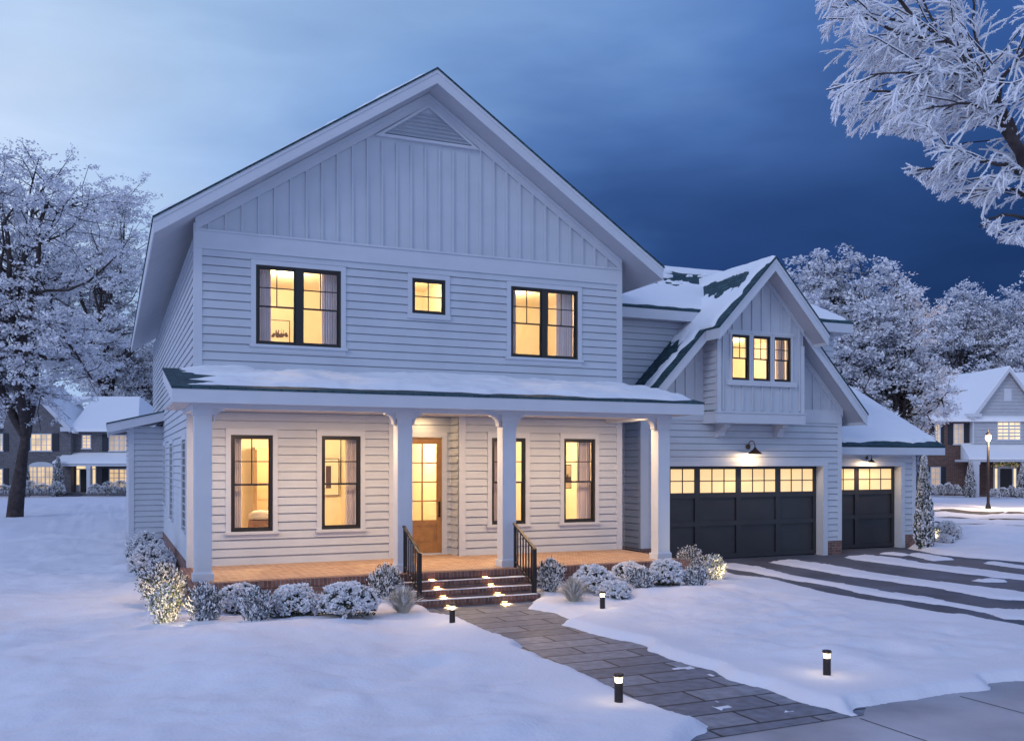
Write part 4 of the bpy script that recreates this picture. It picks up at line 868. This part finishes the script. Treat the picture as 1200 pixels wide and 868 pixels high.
sh(194, 738, 'feather', 46, 50, 'pale yellow-lit feathery shrub, the front-most at the porch left corner', 4, tint='leafy', lit=(.25, -.8))
sh(240, 738, 'feather', 56, 50, 'blue-grey feathery shrub right of the yellow-lit one', 5, tint='leaf2')
sh(282, 727, 'box', 52, 42, 'rounded frosted shrub behind the low blue feathery one, left of the steps', 6)
sh(301, 740, 'feather', 54, 46, 'low blue feathery shrub nearest the lawn, left of the two clipped balls', 7, tint='leaf2')
sh(345, 732, 'box', 64, 44, 'clipped frosted ball shrub, left one of the pair below the leftmost porch windows', 8)
sh(407, 733, 'box', 72, 46, 'clipped frosted ball shrub with the darkest leaves, right one of the pair', 9)
sh(451, 713, 'feather', 54, 46, 'upright frosted shrub against the left side of the steps', 10)
sh(472, 728, 'grass', 64, 36, 'tuft of frosted ornamental grass left of the steps', 11, name='grass_tuft', cat='grass', group='grass tufts beside the steps')
sh(645, 703, 'feather', 48, 44, 'upright frosted shrub against the right side of the steps', 12)
sh(672, 714, 'grass', 58, 32, 'tuft of frosted ornamental grass right of the steps', 13, name='grass_tuft', cat='grass', group='grass tufts beside the steps')
sh(695, 704, 'box', 52, 36, 'rounded frosted shrub behind the second bollard light', 14)
sh(719, 709, 'box', 40, 24, 'small dark green frosted shrub just right of the second bollard light', 15)
sh(737, 694, 'box', 46, 30, 'rounded frosted shrub in the middle of the right porch bed', 16)
sh(752, 702, 'feather', 46, 26, 'low pale feathery shrub in front of the middle of the right bed', 17, tint='leaf2')
sh(780, 698, 'box', 44, 36, 'rounded dusky frosted shrub in front of the last porch column', 18)
sh(815, 698, 'feather', 42, 30, 'low feathery shrub right of the last porch column', 19, tint='leaf2')
sh(811, 678, 'open', 54, 34, 'snow-topped open shrub against the end of the porch, by the garage door', 20)
sh(838, 688, 'feather', 34, 34, 'yellow-lit feathery shrub nearest the driveway', 21, tint='leafy', lit=(.1, -.6))
gR = 'frosted shrubs at the end of the garage'
sh(1086, 641, 'open', 34, 26, 'warm-lit frosted shrub right of the narrow garage door', 22, group=gR, tint='leafy', lit=(-.3, -.6))
sh(1110, 640, 'box', 32, 24, 'low rounded shrub right of the warm-lit one by the narrow garage', 23, group=gR)
sh(1104, 642, 'box', 26, 12, 'lowest frosted shrub in front of the garage-end group', 24, group=gR)
x_, y_ = at(1083, 27.5); frosted('conifer', 'slim frosted conifer at the right corner of the narrow garage', 'conifer', x_, y_, 'cone', .54, 2.7, 30)
x_, y_ = at(1074, 29.5); frosted('conifer', 'tall thin frosted conifer glimpsed behind the garage corner', 'conifer', x_, y_, 'cone', .6, 3.3, 31)

TK = 1
def tree(name, label, pxc, D, top_px, crown_px, trunk_r, fork, seed, dens=1.0, tuft=.17, limb='bark', spread=1.0, levels=None, group=None, base_y=None, crown_low=None):
    """crown_px=(left,right) picture extents of the crown; real tree at distance D"""
    rng = np.random.default_rng(seed); sc = D/F; x, y = at(pxc, D); O = np.array([x, y, 0.0]); Ht = CAMZ+(HY-top_px)*sc
    e = empty(name, (x, y, 0), label, 'tree', group)
    cxp = (crown_px[0]+crown_px[1])/2; c2 = at(cxp, D); rw = (crown_px[1]-crown_px[0])/2*sc; low = crown_low if crown_low is not None else fork*.8
    cc = np.array([c2[0], c2[1], (Ht+low)/2]); cr = np.array([rw, rw, (Ht-low)/2])
    lw = MB(); tips = []
    def inside(p, k=1.0): q = (p-cc)/cr; return (q*q).sum() < k
    def branch(p, d, Ln, r, lv):
        n = (7, 9, 6, 3)[lv]; been = False; pts = [p.copy()]; q = p.copy(); d = d/np.linalg.norm(d)
        for i in range(n):
            d = d+rng.normal(size=3)*((.05, .13, .22, .24)[lv])+np.array([0, 0, .05 if lv < 3 else -.02]); d /= np.linalg.norm(d); q = q+d*Ln/n; pts.append(q.copy())
            ins_ = inside(q, (.74, .76, .88, 1.0)[lv]+.12*rng.random()); been = been or ins_
            if lv > 0 and not ins_ and (been or lv > 1) and i >= 1: break
        rr = [max(.012, r*(1-.62*i/(len(pts)-1))) for i in range(len(pts))]
        if lv <= 3: lw.tube([tuple(a) for a in pts], rr, 8 if lv < 2 else (5 if lv == 2 else 3), cap=False)
        return pts, rr, d
    tr, rr, _ = branch(O-np.array([0, 0, .2]), np.array([rng.normal()*.03, rng.normal()*.03, 1]), fork+.2, trunk_r, 0); P = tr[-1]
    nl = 7
    for i in range(nl):
        a = 2*math.pi*i/nl+rng.uniform(-.3, .3)
        tgt = cc+cr*np.array([math.cos(a)*.72, math.sin(a)*.72, rng.uniform(-.1, .85)]) if i else cc+cr*np.array([0, 0, .8])
        v = tgt-P; Ln = np.linalg.norm(v)*1.05; d = v/np.linalg.norm(v)+np.array([0, 0, .35]); pts, rads, _ = branch(P-np.array([0, 0, rng.uniform(0, .6)]), d, Ln, trunk_r*.50, 1)
        for j in range(9):
            t = rng.uniform(.22, 1); k = min(int(t*(len(pts)-1)), len(pts)-2); s = pts[k]+(pts[k+1]-pts[k])*rng.random(); dd = pts[k+1]-pts[k]; dd /= np.linalg.norm(dd)
            nd = dd*.6+rng.normal(size=3)*.7+(s-cc)/cr*.35; pts2, r2, _ = branch(s, nd, Ln*rng.uniform(.35, .55), rads[k]*.62, 2)
            for m_ in range(9):
                k2 = rng.integers(0, len(pts2)-1); s2 = pts2[k2]+(pts2[k2+1]-pts2[k2])*rng.random(); d2 = pts2[k2+1]-pts2[k2]; d2 /= np.linalg.norm(d2)
                pts3, r3, _ = branch(s2, d2*.5+rng.normal(size=3)*.7, Ln*rng.uniform(.16, .30), .030, 3)
                for q in range(4):
                    if (((pts3[-1]-cc)/cr)**2).sum() < .30: continue
                    k3 = rng.integers(0, len(pts3)-1); s3 = pts3[k3]+(pts3[k3+1]-pts3[k3])*rng.random(); v3 = rng.normal(size=3); v3 /= np.linalg.norm(v3)
                    v3[2] *= .5; tips.append((s3, s3+v3*Ln*rng.uniform(.07, .13)))
    lw.build('trunk', M[limb], e, smooth=True)
    A = np.array([t[0] for t in tips]); B = np.array([t[1] for t in tips]); n = int(34*dens); t = rng.uniform(0, 1.1, (len(A), n, 1)); C = A[:, None]+(B-A)[:, None]*t+rng.normal(size=(len(A), n, 3))*tuft*.75*np.array([1, 1, .5])
    C = C.reshape(-1, 3); Dd = np.repeat(B-A, n, 0); Dd = Dd/np.linalg.norm(Dd, axis=1)[:, None]
    soup(quads(C, rng, tuft*1.0, tuft*.68, Dd*[1, 1, .4], 4, up=1.2), 'crown', [M['frost'], M['frost2']], e, mi=(rng.random(len(C)) < .16))
    return e
tree('tree', 'big frosted shade tree with dark forked trunk on the left lawn', 17, 43.5, 182, (-110, 160), .42, 4.2, 11, 1.0, .16, crown_low=5.6)
tree('tree', 'frosted tree behind the left tree, its crown beside the house gable', 128, 88, 245, (45, 215), .40, 8, 12, 1.1, .24, crown_low=8)
tree('tree', 'low distant frosted tree rising behind the left neighbour roof', 178, 92, 400, (90, 215), .35, 3, 13, .6, .26, crown_low=2)
tree('tree', 'tall frosted tree behind the garage roof', 996, 46, 284, (925, 1085), .33, 5.5, 14, .9, .18, crown_low=5)
tree('tree', 'wide lower frosted tree between garage and right neighbour', 1058, 44, 372, (985, 1125), .26, 3.0, 15, .8, .16, crown_low=2.2)
tree('tree', 'distant frosted tree behind the right neighbour house, left one', 1130, 100, 338, (1080, 1200), .4, 5, 16, .6, .28, crown_low=4)
tree('tree', 'distant frosted tree behind the right neighbour house, right one', 1215, 98, 330, (1150, 1290), .4, 5, 17, .6, .28, crown_low=4)
tree('tree', 'distant frosted tree left of the left neighbour house', -60, 95, 330, (-150, 30), .4, 5, 18, .5, .28, crown_low=3)
tree('tree', 'distant dim frosted tree low between the garage trees', 1080, 120, 420, (1010, 1150), .4, 4, 19, .5, .32, crown_low=3)

# ---- the near tree whose frosted boughs hang into the picture at top right
def near_tree():
    rng = np.random.default_rng(21); D0 = 12.5
    def p3(x, y, dd=0): D = D0+dd; g = at(x, D); return np.array([g[0], g[1], CAMZ+(HY-y)*D/F])
    bx, by_ = at(1330, D0+.2); e = empty('tree', (bx, by_, 0), 'near frosted tree whose drooping white boughs fill the top right corner', 'tree')
    lw = MB(); fr_ = MB()
    def limb(pts, r0, r1):
        P = [p3(*q) for q in pts]; Q = [P[0]]
        for a, c in zip(P[:-1], P[1:]):
            for k in (1, 2, 3): Q.append(a+(c-a)*k/3+(rng.normal(size=3)*.012 if k < 3 else 0))
        rr = [r0+(r1-r0)*i/(len(Q)-1) for i in range(len(Q))]; lw.tube([tuple(q) for q in Q], rr, 8, cap=False); return Q
    g0 = np.array([bx, by_, -.2]); T0 = [g0, p3(1318, 560, .2), p3(1285, 400, .1), p3(1235, 270), p3(1208, 215), p3(1196, 178), p3(1169, 138), p3(1157, 117), p3(1134, 86), p3(1124, 62), p3(1110, 48), p3(1086, 31), p3(1065, 14), p3(1045, -12), p3(1010, -45)]
    rr = [.24, .20, .17, .12, .085, .075, .06, .055, .048, .042, .036, .03, .025, .02, .012]; lw.tube([tuple(q) for q in T0], rr, 10, cap=False)
    mains = [T0[4:]]
    for pts, r0, r1 in (([(1196, 178), (1186, 149, .1), (1176, 128, .2), (1162, 104, .3), (1145, 83, .4), (1128, 50, .6), (1120, 10, .8), (1100, -50, 1)], .055, .015),
                        ([(1152, 95, .2), (1153, 75, .3), (1140, 30, .4), (1138, -40, .5)], .03, .012), ([(1169, 125), (1176, 90, -.2), (1190, 72, -.3), (1210, 50, -.4), (1240, 0, -.6)], .03, .015),
                        ([(1134, 86), (1115, 102, -.1), (1065, 111, -.2), (1037, 107, -.3), (1003, 103, -.4)], .028, .010), ([(1162, 135), (1145, 124, -.3), (1125, 121, -.5), (1085, 128, -.8)], .028, .010),
                        ([(1110, 48), (1060, 40, -.2), (1010, 20, -.3), (975, 8, -.4)], .026, .010), ([(1086, 31), (1040, 22, .3), (1000, -8, .4), (965, -25, .5)], .02, .010), ([(1124, 62), (1090, 66, .4), (1050, 72, .6), (1015, 66, .8)], .022, .008),
                        ([(1205, 210), (1179, 193, -.2), (1145, 190, -.3), (1110, 194, -.4), (1075, 200, -.5)], .03, .010), ([(1215, 235), (1190, 222, .1), (1165, 225, .1), (1145, 235, .1)], .025, .010), ([(1235, 270), (1208, 258, -.1), (1182, 252, -.2), (1160, 256, -.3), (1148, 266, -.3)], .028, .010), ([(1260, 320), (1230, 290, .2), (1205, 278, .3), (1186, 276, .3)], .028, .010),
                        ([(1285, 400), (1330, 250, .5), (1360, 120, .8), (1380, 0, 1)], .14, .06), ([(1235, 270), (1260, 180, 1), (1270, 90, 1.5), (1290, 0, 2)], .10, .04), ([(1330, 250, .5), (1300, 160, 0), (1270, 110, -.4), (1235, 90, -.8)], .06, .02),
                        ([(1157, 117), (1130, 140, .5), (1105, 142, .7), (1070, 140, .9)], .022, .008), ([(1134, 86), (1100, 88, -.5), (1060, 85, -.8), (1020, 88, -1)], .022, .008), ([(1110, 48), (1085, 8, .6), (1070, -30, .8)], .02, .01)):
        mains.append(limb(pts, r0, r1))
    def ok(p):
        v = p[:2]-np.array([CAMX, CAMY]); D = v@fw; X_ = 600+F*(v@rt)/D; Y_ = HY-F*(p[2]-CAMZ)/D
        if X_ > 1215: return True
        lim = np.interp(X_, [955, 975, 1000, 1050, 1075, 1110, 1160, 1200], [30, 150, 165, 160, 168, 160, 150, 165])
        low = np.interp(X_, [1055, 1075, 1100, 1140, 1150, 1170, 1200], [200, 212, 236, 240, 268, 285, 290]) if X_ > 1056 else 0
        up = 166 if X_ > 1080 else 185
        return (X_ > 955 and Y_ < lim) or (low and up < Y_ < low)
    right = np.array([rt[0], rt[1], 0]); fwd3 = np.array([fw[0], fw[1], 0])
    def curve(p, d, Ln, n, droop, wob):
        q = p.copy(); d = d/np.linalg.norm(d); P = [q.copy()]
        for i in range(n):
            d = d+np.array([0, 0, -droop])+rng.normal(size=3)*wob; d /= np.linalg.norm(d); q = q+d*Ln/n; P.append(q.copy())
        return P
    cnt = 0; C = []; Cd = []
    def frosttube(P, r):
        fr_.tube([tuple(q+rng.normal(size=3)*r*.14) for q in P], [r*rng.uniform(.75, 1.15)*(1-.35*i/(len(P)-1)) for i in range(len(P))], 5)
        P = np.array(P); n = 5*len(P); k = rng.integers(0, len(P)-1, n); t = rng.random((n, 1)); C.append(P[k]+(P[k+1]-P[k])*t+rng.normal(size=(n, 3))*r*.8); Cd.append(P[k+1]-P[k])
    for mi, Q in enumerate(mains):
        Q = [np.array(q) for q in Q]; tot = sum(np.linalg.norm(a-c) for a, c in zip(Q[:-1], Q[1:])); ns = int(tot*(4.2 if mi not in (13, 14) else 3))+3
        for s in range(ns):
            k = int(rng.integers(0, len(Q)-1)); p = Q[k]+(Q[k+1]-Q[k])*rng.random(); dm = Q[k+1]-Q[k]; dm = dm/(np.linalg.norm(dm)+1e-9)
            side = dm*.7-right*rng.uniform(-.1, 1.0)+fwd3*rng.normal()*.5+np.array([0, 0, rng.uniform(-.5, .5)]); P = curve(p, side, rng.uniform(.5, 1.3), 7, .05, .10)
            P = [P[0]]+[q for q in P[1:] if ok(q)]
            if len(P) < 3: continue
            lw.tube([tuple(q) for q in P], [.011*(1-.5*i/(len(P)-1)) for i in range(len(P))], 4, cap=False)
            off = [q+np.array([0, 0, .012]) for q in P]; frosttube(off[1:], .012) if len(off) > 3 else None
            for t in range(rng.integers(8, 12)):
                k = int(rng.integers(0, len(P)-1)); s0 = P[k]+(P[k+1]-P[k])*rng.random(); dd = P[k+1]-P[k]; dd /= np.linalg.norm(dd)
                P2 = curve(s0, dd*.8-right*.2+rng.normal(size=3)*.33+np.array([0, 0, -.38]), rng.uniform(.18, .46), 4, .10, .05)
                if not ok(P2[-1]): P2 = P2[:3]
                if not ok(P2[-1]): continue
                frosttube(P2, .0145)
                for u in range(rng.integers(2, 5)):
                    k = int(rng.integers(0, len(P2)-1)); s1 = P2[k]+(P2[k+1]-P2[k])*rng.random(); d1 = P2[k+1]-P2[k]; d1 /= np.linalg.norm(d1)
                    P3 = curve(s1, d1+rng.normal(size=3)*.42, rng.uniform(.05, .15), 2, .08, .05)
                    if ok(P3[-1]): frosttube(P3, .0115)
    lw.build('trunk', M['bark'], e, smooth=True); fr_.build('frosted_twigs', M['frost'], e, smooth=True)
    C = np.concatenate(C); Cd = np.concatenate(Cd); Cd /= np.linalg.norm(Cd, axis=1)[:, None]+1e-9; soup(quads(C, rng, .020, .012, Cd, 3), 'hoar_frost', M['frost'], e)
near_tree()

# ================================================================== neighbours and street lamp
def vframe(pxc, D, ang=0):
    x, y = at(pxc, D); a = R(-YAW+ang); U = (math.cos(a), math.sin(a), 0); return Fr((x, y, 0), U, (U[1], -U[0], 0))
def fwin(par, fr, u0, u1, z0, z1, cols=2, rows=4, pane='farpane', shut=True, arch=False):
    b = MB(); t = .07; b.box(u0, u0+t, .0, .06, z0, z1, fr=fr); b.box(u1-t, u1, .0, .06, z0, z1, fr=fr); b.box(u0+t, u1-t, 0, .06, z1-t, z1, fr=fr); b.box(u0-.05, u1+.05, 0, .09, z0-.08, z0+.02, fr=fr)
    for k in range(1, cols): u = u0+(u1-u0)*k/cols; w = .05 if k % 2 == 0 and cols > 2 else .025; b.box(u-w, u+w, .0, .045, z0+.02, z1-t, fr=fr)
    for k in range(1, rows): z = z0+(z1-z0)*k/rows; b.box(u0+t, u1-t, .0, .04, z-.022, z+.022, fr=fr)
    if arch:
        n = 8; um = (u0+u1)/2; w = (u1-u0)/2; pts = [fr.p(um-w*math.cos(math.pi*i/n), .0, z1+w*.35*math.sin(math.pi*i/n)) for i in range(n+1)]; b.prism(pts, fr.N*.05)
    o = b.build('window', M['trim'], par); g = MB(); g.box(u0+.02, u1-.02, .005, .025, z0, z1-.02, fr=fr); g.build('pane', M[pane], o)
    if shut:
        w = min(.5, (u1-u0)*.45)
        for a in (u0-w-.04, u1+.04):
            s = MB(); s.box(a, a+w, .0, .05, z0-.03, z1+.03, fr=fr)
            for k in range(10): zz = z0+(z1-z0)*(k+.5)/10; s.box(a+.06, a+w-.06, .05, .06, zz-.03, zz+.01, fr=fr)
            s.build('shutter', M['shutter'], o)
def fcol(par, fr, u, o, z0, z1, w=.26): b = MB(); b.box(u-w/2, u+w/2, o-w/2, o+w/2, z0, z1, fr=fr); b.box(u-w/2-.05, u+w/2+.05, o-w/2-.05, o+w/2+.05, z1-.2, z1, fr=fr); b.build('column', M['trim'], par)
# left neighbour
D1 = 73.0; s1 = D1/F; fr1 = vframe(0, D1); LU = lambda p: p*s1; LZ = lambda y: CAMZ+(HY-y)*s1
n1 = empty('house', tuple(fr1.p(LU(60), 0, 0)), 'grey-brick two-storey neighbour house with snowy roof behind the left tree', 'house')
def houseblock(par, fr, u0, u1, d0, d1, z1, m_, name='wall'):
    b = MB(); b.box(u0, u1, -d1, -d0, -.2, z1, fr=fr); return b.build(name, m_, par)
houseblock(n1, fr1, LU(83), LU(160), .6, 10, LZ(503), M['gbrick']); 
b = MB(); b.box(LU(-75), LU(83), -10, 0, -.2, LZ(500), fr=fr1); A_ = [fr1.p(LU(-65), .0, LZ(500)), fr1.p(LU(83), 0, LZ(500)), fr1.p(LU(18), 0, LZ(440))]
b.prism([fr1.p(LU(-20), .0, LZ(500)), fr1.p(LU(83), .0, LZ(500)), fr1.p(LU(31), .0, LZ(452))], -fr1.N*4); b.build('wall', M['gbrick'], n1)
def far_roof(par, fr, pts_list, th=.25, m_='roofsnow'):
    b = MB()
    for q in pts_list: b.prism([fr.p(*p) for p in q], (0, 0, -th))
    return b.build('roof', M[m_], par)
e1 = LZ(500); rg = LZ(458)
far_roof(n1, fr1, [[(LU(82), .1, LZ(502)), (LU(162), .1, LZ(502)), (LU(128), -6, rg), (LU(70), -6, rg)], [(LU(162), .1, LZ(502)), (LU(162), -11, LZ(502)), (LU(128), -6, rg)], [(LU(-80), .4, e1), (LU(-30), .4, e1), (LU(-20), -6, rg), (LU(-60), -6, rg)], [(LU(-30), .4, e1), (LU(0), .4, e1), (LU(70), -6, rg), (LU(-20), -6, rg)]])
far_roof(n1, fr1, [[(LU(88), .4, LZ(504)), (LU(88), -6, LZ(504)), (LU(31), -6, LZ(447)), (LU(31), .4, LZ(447))], [(LU(-26), .4, LZ(504)), (LU(-26), -6, LZ(504)), (LU(31), -6, LZ(447)), (LU(31), .4, LZ(447))]])
b = MB(); b.prism([fr1.p(LU(88), .42, LZ(504)), fr1.p(LU(31), .42, LZ(447)), fr1.p(LU(31), .42, LZ(453)), fr1.p(LU(84), .42, LZ(507))], fr1.N*-.1); b.prism([fr1.p(LU(-26), .42, LZ(504)), fr1.p(LU(31), .42, LZ(447)), fr1.p(LU(31), .42, LZ(453)), fr1.p(LU(-22), .42, LZ(507))], fr1.N*-.1)
b.box(LU(82), LU(160), -.6, .0, LZ(505), LZ(502), fr=fr1); b.box(LU(74), LU(86), -.2, .5, LZ(505.5), LZ(500.5), fr=fr1); b.build('fascia', M['trim'], n1)
for a in ((-8, 4), (36, 61)): fwin(n1, fr1, LU(a[0]), LU(a[1]), LZ(528), LZ(508), 4, 3)
fwin(n1, fr1, LU(-8), LU(4), LZ(572), LZ(549), 2, 4); fwin(n1, fr1, LU(34), LU(63), LZ(572), LZ(546), 6, 4, shut=False, arch=True)
fr1b = Fr(fr1.p(0, -.6, 0), fr1.U, fr1.N)
fwin(n1, fr1b, LU(92), LU(103), LZ(525), LZ(509), 2, 4, shut=False); fwin(n1, fr1b, LU(124), LU(148), LZ(528), LZ(509), 4, 3, 'fardim'); fwin(n1, fr1b, LU(124), LU(148), LZ(571), LZ(549), 4, 4, 'farpane')
b = MB(); b.prism([fr1.p(LU(73), 1.6, LZ(541)), fr1.p(LU(73), -.6, LZ(530)), fr1.p(LU(73), -.6, LZ(542)), fr1.p(LU(73), 1.6, LZ(543))], fr1.U*LU(86)); b.build('porch_roof', M['roofsnow'], n1)
b = MB(); b.box(LU(74), LU(158), -.5, 1.5, LZ(546), LZ(543), fr=fr1); b.build('porch_beam', M['trim'], n1)
for p in (79, 113): fcol(n1, fr1, LU(p), 1.3, .3, LZ(546))
b = MB(); b.box(LU(76), LU(158), -.6, 1.5, -.1, .33, fr=fr1); b.box(LU(80), LU(106), 1.5, 1.9, -.1, .2, fr=fr1); b.box(LU(80), LU(106), 1.9, 2.3, -.1, .1, fr=fr1); b.build('porch_floor', M['gbrick'], n1)
b = MB(); b.box(LU(90.5), LU(103.5), .0, .06, .33, LZ(550), fr=fr1b); dd_ = b.build('front_door', M['fardoor'], n1)
b = MB(); b.box(LU(85), LU(109), .0, .04, .33, LZ(545.5), fr=fr1b); b.build('door_trim', M['trim'], dd_)
b = MB(); b.box(LU(86), LU(89), .04, .06, LZ(568), LZ(550), fr=fr1b); b.box(LU(105), LU(108), .04, .06, LZ(568), LZ(550), fr=fr1b); b.box(LU(86), LU(108), .04, .06, LZ(549), LZ(546), fr=fr1b); b.build('pane', M['farpane2'], dd_)
# right neighbour
D2 = 69.0; s2 = D2/F; fr2 = vframe(1100, D2); RU = lambda p: (p-1100)*s2; RZ = lambda y: CAMZ+(HY-y)*s2
n2 = empty('house', tuple(fr2.p(RU(1160), 0, 0)), 'brown-brick and pale-sided neighbour house with snowy gable beyond the street lamp', 'house')
b = MB(); b.box(RU(1084), RU(1141), -10, -.4, -.2, RZ(490), fr=fr2); b.box(RU(1141), RU(1300), -10, -.4, -.2, RZ(520), fr=fr2); b.build('wall', M['rbrick'], n2)
b = MB(); siding(b, Fr(fr2.p(0, 0, 0), fr2.U, fr2.N), RZ(520), RZ(434), lambda z: (RU(1140) if z < RZ(487) else RU(1140)+(z-RZ(487))/(RZ(434)-RZ(487))*(RU(1179)-RU(1140)), RU(1218) if z < RZ(487) else RU(1218)-(z-RZ(487))/(RZ(434)-RZ(487))*(RU(1218)-RU(1179))), exp=.26)
b.build('siding', M['fsiding'], n2)
b = MB(); b.box(RU(1140), RU(1218), -3, -.03, RZ(522), RZ(487), fr=fr2); b.prism([fr2.p(RU(1140), -.03, RZ(487)), fr2.p(RU(1218), -.03, RZ(487)), fr2.p(RU(1179), -.03, RZ(434))], fr2.N*-3); b.build('wall', M['fsiding'], n2)
far_roof(n2, fr2, [[(RU(1082), .3, RZ(490)), (RU(1160), .3, RZ(490)), (RU(1190), -6, RZ(427)), (RU(1126), -6, RZ(434))], [(RU(1082), .3, RZ(490)), (RU(1082), -11, RZ(490)), (RU(1126), -6, RZ(434))], [(RU(1160), .3, RZ(490)), (RU(1310), .3, RZ(490)), (RU(1310), -6, RZ(427)), (RU(1190), -6, RZ(427))]])
far_roof(n2, fr2, [[(RU(1134), .5, RZ(489)), (RU(1134), -5, RZ(489)), (RU(1179), -5, RZ(429)), (RU(1179), .5, RZ(429))], [(RU(1224), .5, RZ(489)), (RU(1224), -5, RZ(489)), (RU(1179), -5, RZ(429)), (RU(1179), .5, RZ(429))]], .15)
b = MB()
for e_ in (1134, 1224): b.prism([fr2.p(RU(e_), .52, RZ(490)), fr2.p(RU(1179), .52, RZ(431)), fr2.p(RU(1179), .52, RZ(436)), fr2.p(RU(e_+(4 if e_ < 1179 else -4)), .52, RZ(492))], fr2.N*-.1)
b.box(RU(1083), RU(1140), -.4, .25, RZ(494), RZ(490.5), fr=fr2); b.box(RU(1131), RU(1146), -.2, .6, RZ(489), RZ(485), fr=fr2); b.box(RU(1139.5), RU(1141), -.4, .04, RZ(520), RZ(490), fr=fr2); b.build('fascia', M['trim'], n2)
fr2b = Fr(fr2.p(0, -.4, 0), fr2.U, fr2.N)
fwin(n2, fr2b, RU(1098), RU(1105), RZ(519), RZ(496), 2, 4); fwin(n2, fr2b, RU(1120), RU(1132), RZ(520), RZ(496), 2, 4, 'fardim')
fwin(n2, fr2b, RU(1093), RU(1105), RZ(576), RZ(547), 2, 4, 'fardim'); fwin(n2, fr2, RU(1168), RU(1196), RZ(515), RZ(492), 4, 3, 'farpane2', shut=False)
b = MB(); b.box(RU(1176), RU(1185), .02, .06, RZ(470), RZ(455), fr=fr2); b.build('gable_vent', M['trim'], n2)
b = MB(); b.prism([fr2.p(RU(1117), 2.4, RZ(536)), fr2.p(RU(1128), -.3, RZ(519)), fr2.p(RU(1128), -.3, RZ(538)), fr2.p(RU(1117), 2.4, RZ(538.5))], fr2.U*RU(1290)); b.build('porch_roof', M['roofsnow'], n2)
b = MB(); b.box(RU(1119), RU(1290), .0, 2.3, RZ(541), RZ(538.5), fr=fr2); b.build('porch_beam', M['trim'], n2); fcol(n2, fr2, RU(1126), 2.1, .2, RZ(541), .42)
b = MB(); b.box(RU(1120), RU(1290), -.4, 2.3, -.1, .30, fr=fr2); b.box(RU(1128), RU(1160), 2.3, 2.7, -.1, .15, fr=fr2); b.build('porch_floor', M['rbrick'], n2)
b = MB(); b.box(RU(1175), RU(1189), .0, .06, .3, RZ(549), fr=fr2b); dd_ = b.build('front_door', M['fardoor'], n2)
b = MB(); b.box(RU(1167), RU(1195), .0, .04, .3, RZ(541.5), fr=fr2b); b.build('door_trim', M['trim'], dd_); b = MB(); b.box(RU(1169), RU(1171.5), .04, .06, RZ(574), RZ(549), fr=fr2b); b.box(RU(1191), RU(1193.5), .04, .06, RZ(574), RZ(549), fr=fr2b); b.build('pane', M['farpane2'], dd_)
rng = np.random.default_rng(3)
C = []; 
for i in range(900):
    t = i/900; u = 1168+27*t; zz = RZ(545-2*math.sin(t*math.pi)); C.append(np.array(fr2b.p(RU(u), .12, zz))+rng.normal(size=3)*.09)
e = empty('garland', tuple(fr2b.p(RU(1181), .12, RZ(546))), 'glowing evergreen garland over the dark door of the right neighbour house', 'garland'); C = np.array(C)
soup(quads(C, rng, .12, .06), 'leaves', M['leafy'], e); soup(quads(C[::4], rng, .06, .05), 'fairy_lights', M['farpane2'], e)
def hedge(pxa, pxb, D, n, h, label, seed, group):
    for i in range(n):
        p = pxa+(pxb-pxa)*(i+.5)/n; x, y = at(p, D); w = (pxb-pxa)/n*D/F*1.15
        frosted('shrub', label[0]+['first', 'second', 'third', 'fourth', 'fifth', 'sixth'][i]+label[1], 'shrub', x, y, 'box', w, h*(.85+.3*((i*37+seed) % 5)/5), seed+i, group, dens=.28)
hedge(-4, 74, 70, 5, 1.15, ('frosted hedge shrub under the left neighbour gable, ', ' from the left'), 60, 'hedge shrubs of the left neighbour, gable side')
hedge(104, 150, 70, 3, 1.2, ('frosted hedge shrub by the left neighbour porch, ', ' from the left'), 70, 'hedge shrubs of the left neighbour, porch side')
hedge(1087, 1126, 66, 4, 1.0, ('frosted hedge shrub under the right neighbour brick wall, ', ' from the left'), 80, 'hedge shrubs of the right neighbour, wall side')
hedge(1160, 1212, 64, 5, .9, ('frosted hedge shrub beyond the street lamp, ', ' from the left'), 90, 'hedge shrubs beyond the street lamp')
for p, D_, h_, w_, lab in ((29, 71, 3.1, .95, 'slim frosted conifer beside the left tree trunk, before the grey-brick wall'), (68, 71, 3.1, 1.0, 'slim frosted conifer between arched window and porch of the left neighbour'), (1137, 66, 2.6, .8, 'slim frosted conifer beside the right neighbour porch column'), (1198, 66, 2.6, .8, 'slim frosted conifer right of the right neighbour door')):
    x_, y_ = at(p, D_); frosted('conifer', lab, 'conifer', x_, y_, 'cone', w_, h_, int(p), dens=.35)
x_, y_ = at(1158, 49); e = empty('street_lamp', (x_, y_, 0), 'tall black street lamp with glowing globe on the snowy roadside', 'street lamp')
b = MB(); b.lathe([(0, 0), (.14, 0), (.14, .25), (.075, .5), (.06, 3.6), (.09, 3.72), (0, 3.74)], (x_, y_, 0), 12); b.build('post', M['iron'], e)
b = MB(); b.lathe([(0, 3.74), (.08, 3.76), (.14, 3.90), (.13, 4.04), (.08, 4.11), (0, 4.12)], (x_, y_, 0), 16); b.build('globe', M['streetglow'], e, smooth=True)
b = MB(); b.lathe([(.16, 4.05), (.11, 4.13), (.03, 4.24), (.02, 4.36), (0, 4.38)], (x_, y_, 0), 16); b.build('cap', M['iron'], e)
light('POINT', 'lamp', (x_-.1, y_-.45, 3.9), 1200, (1, .70, .40), .15, parent=e)
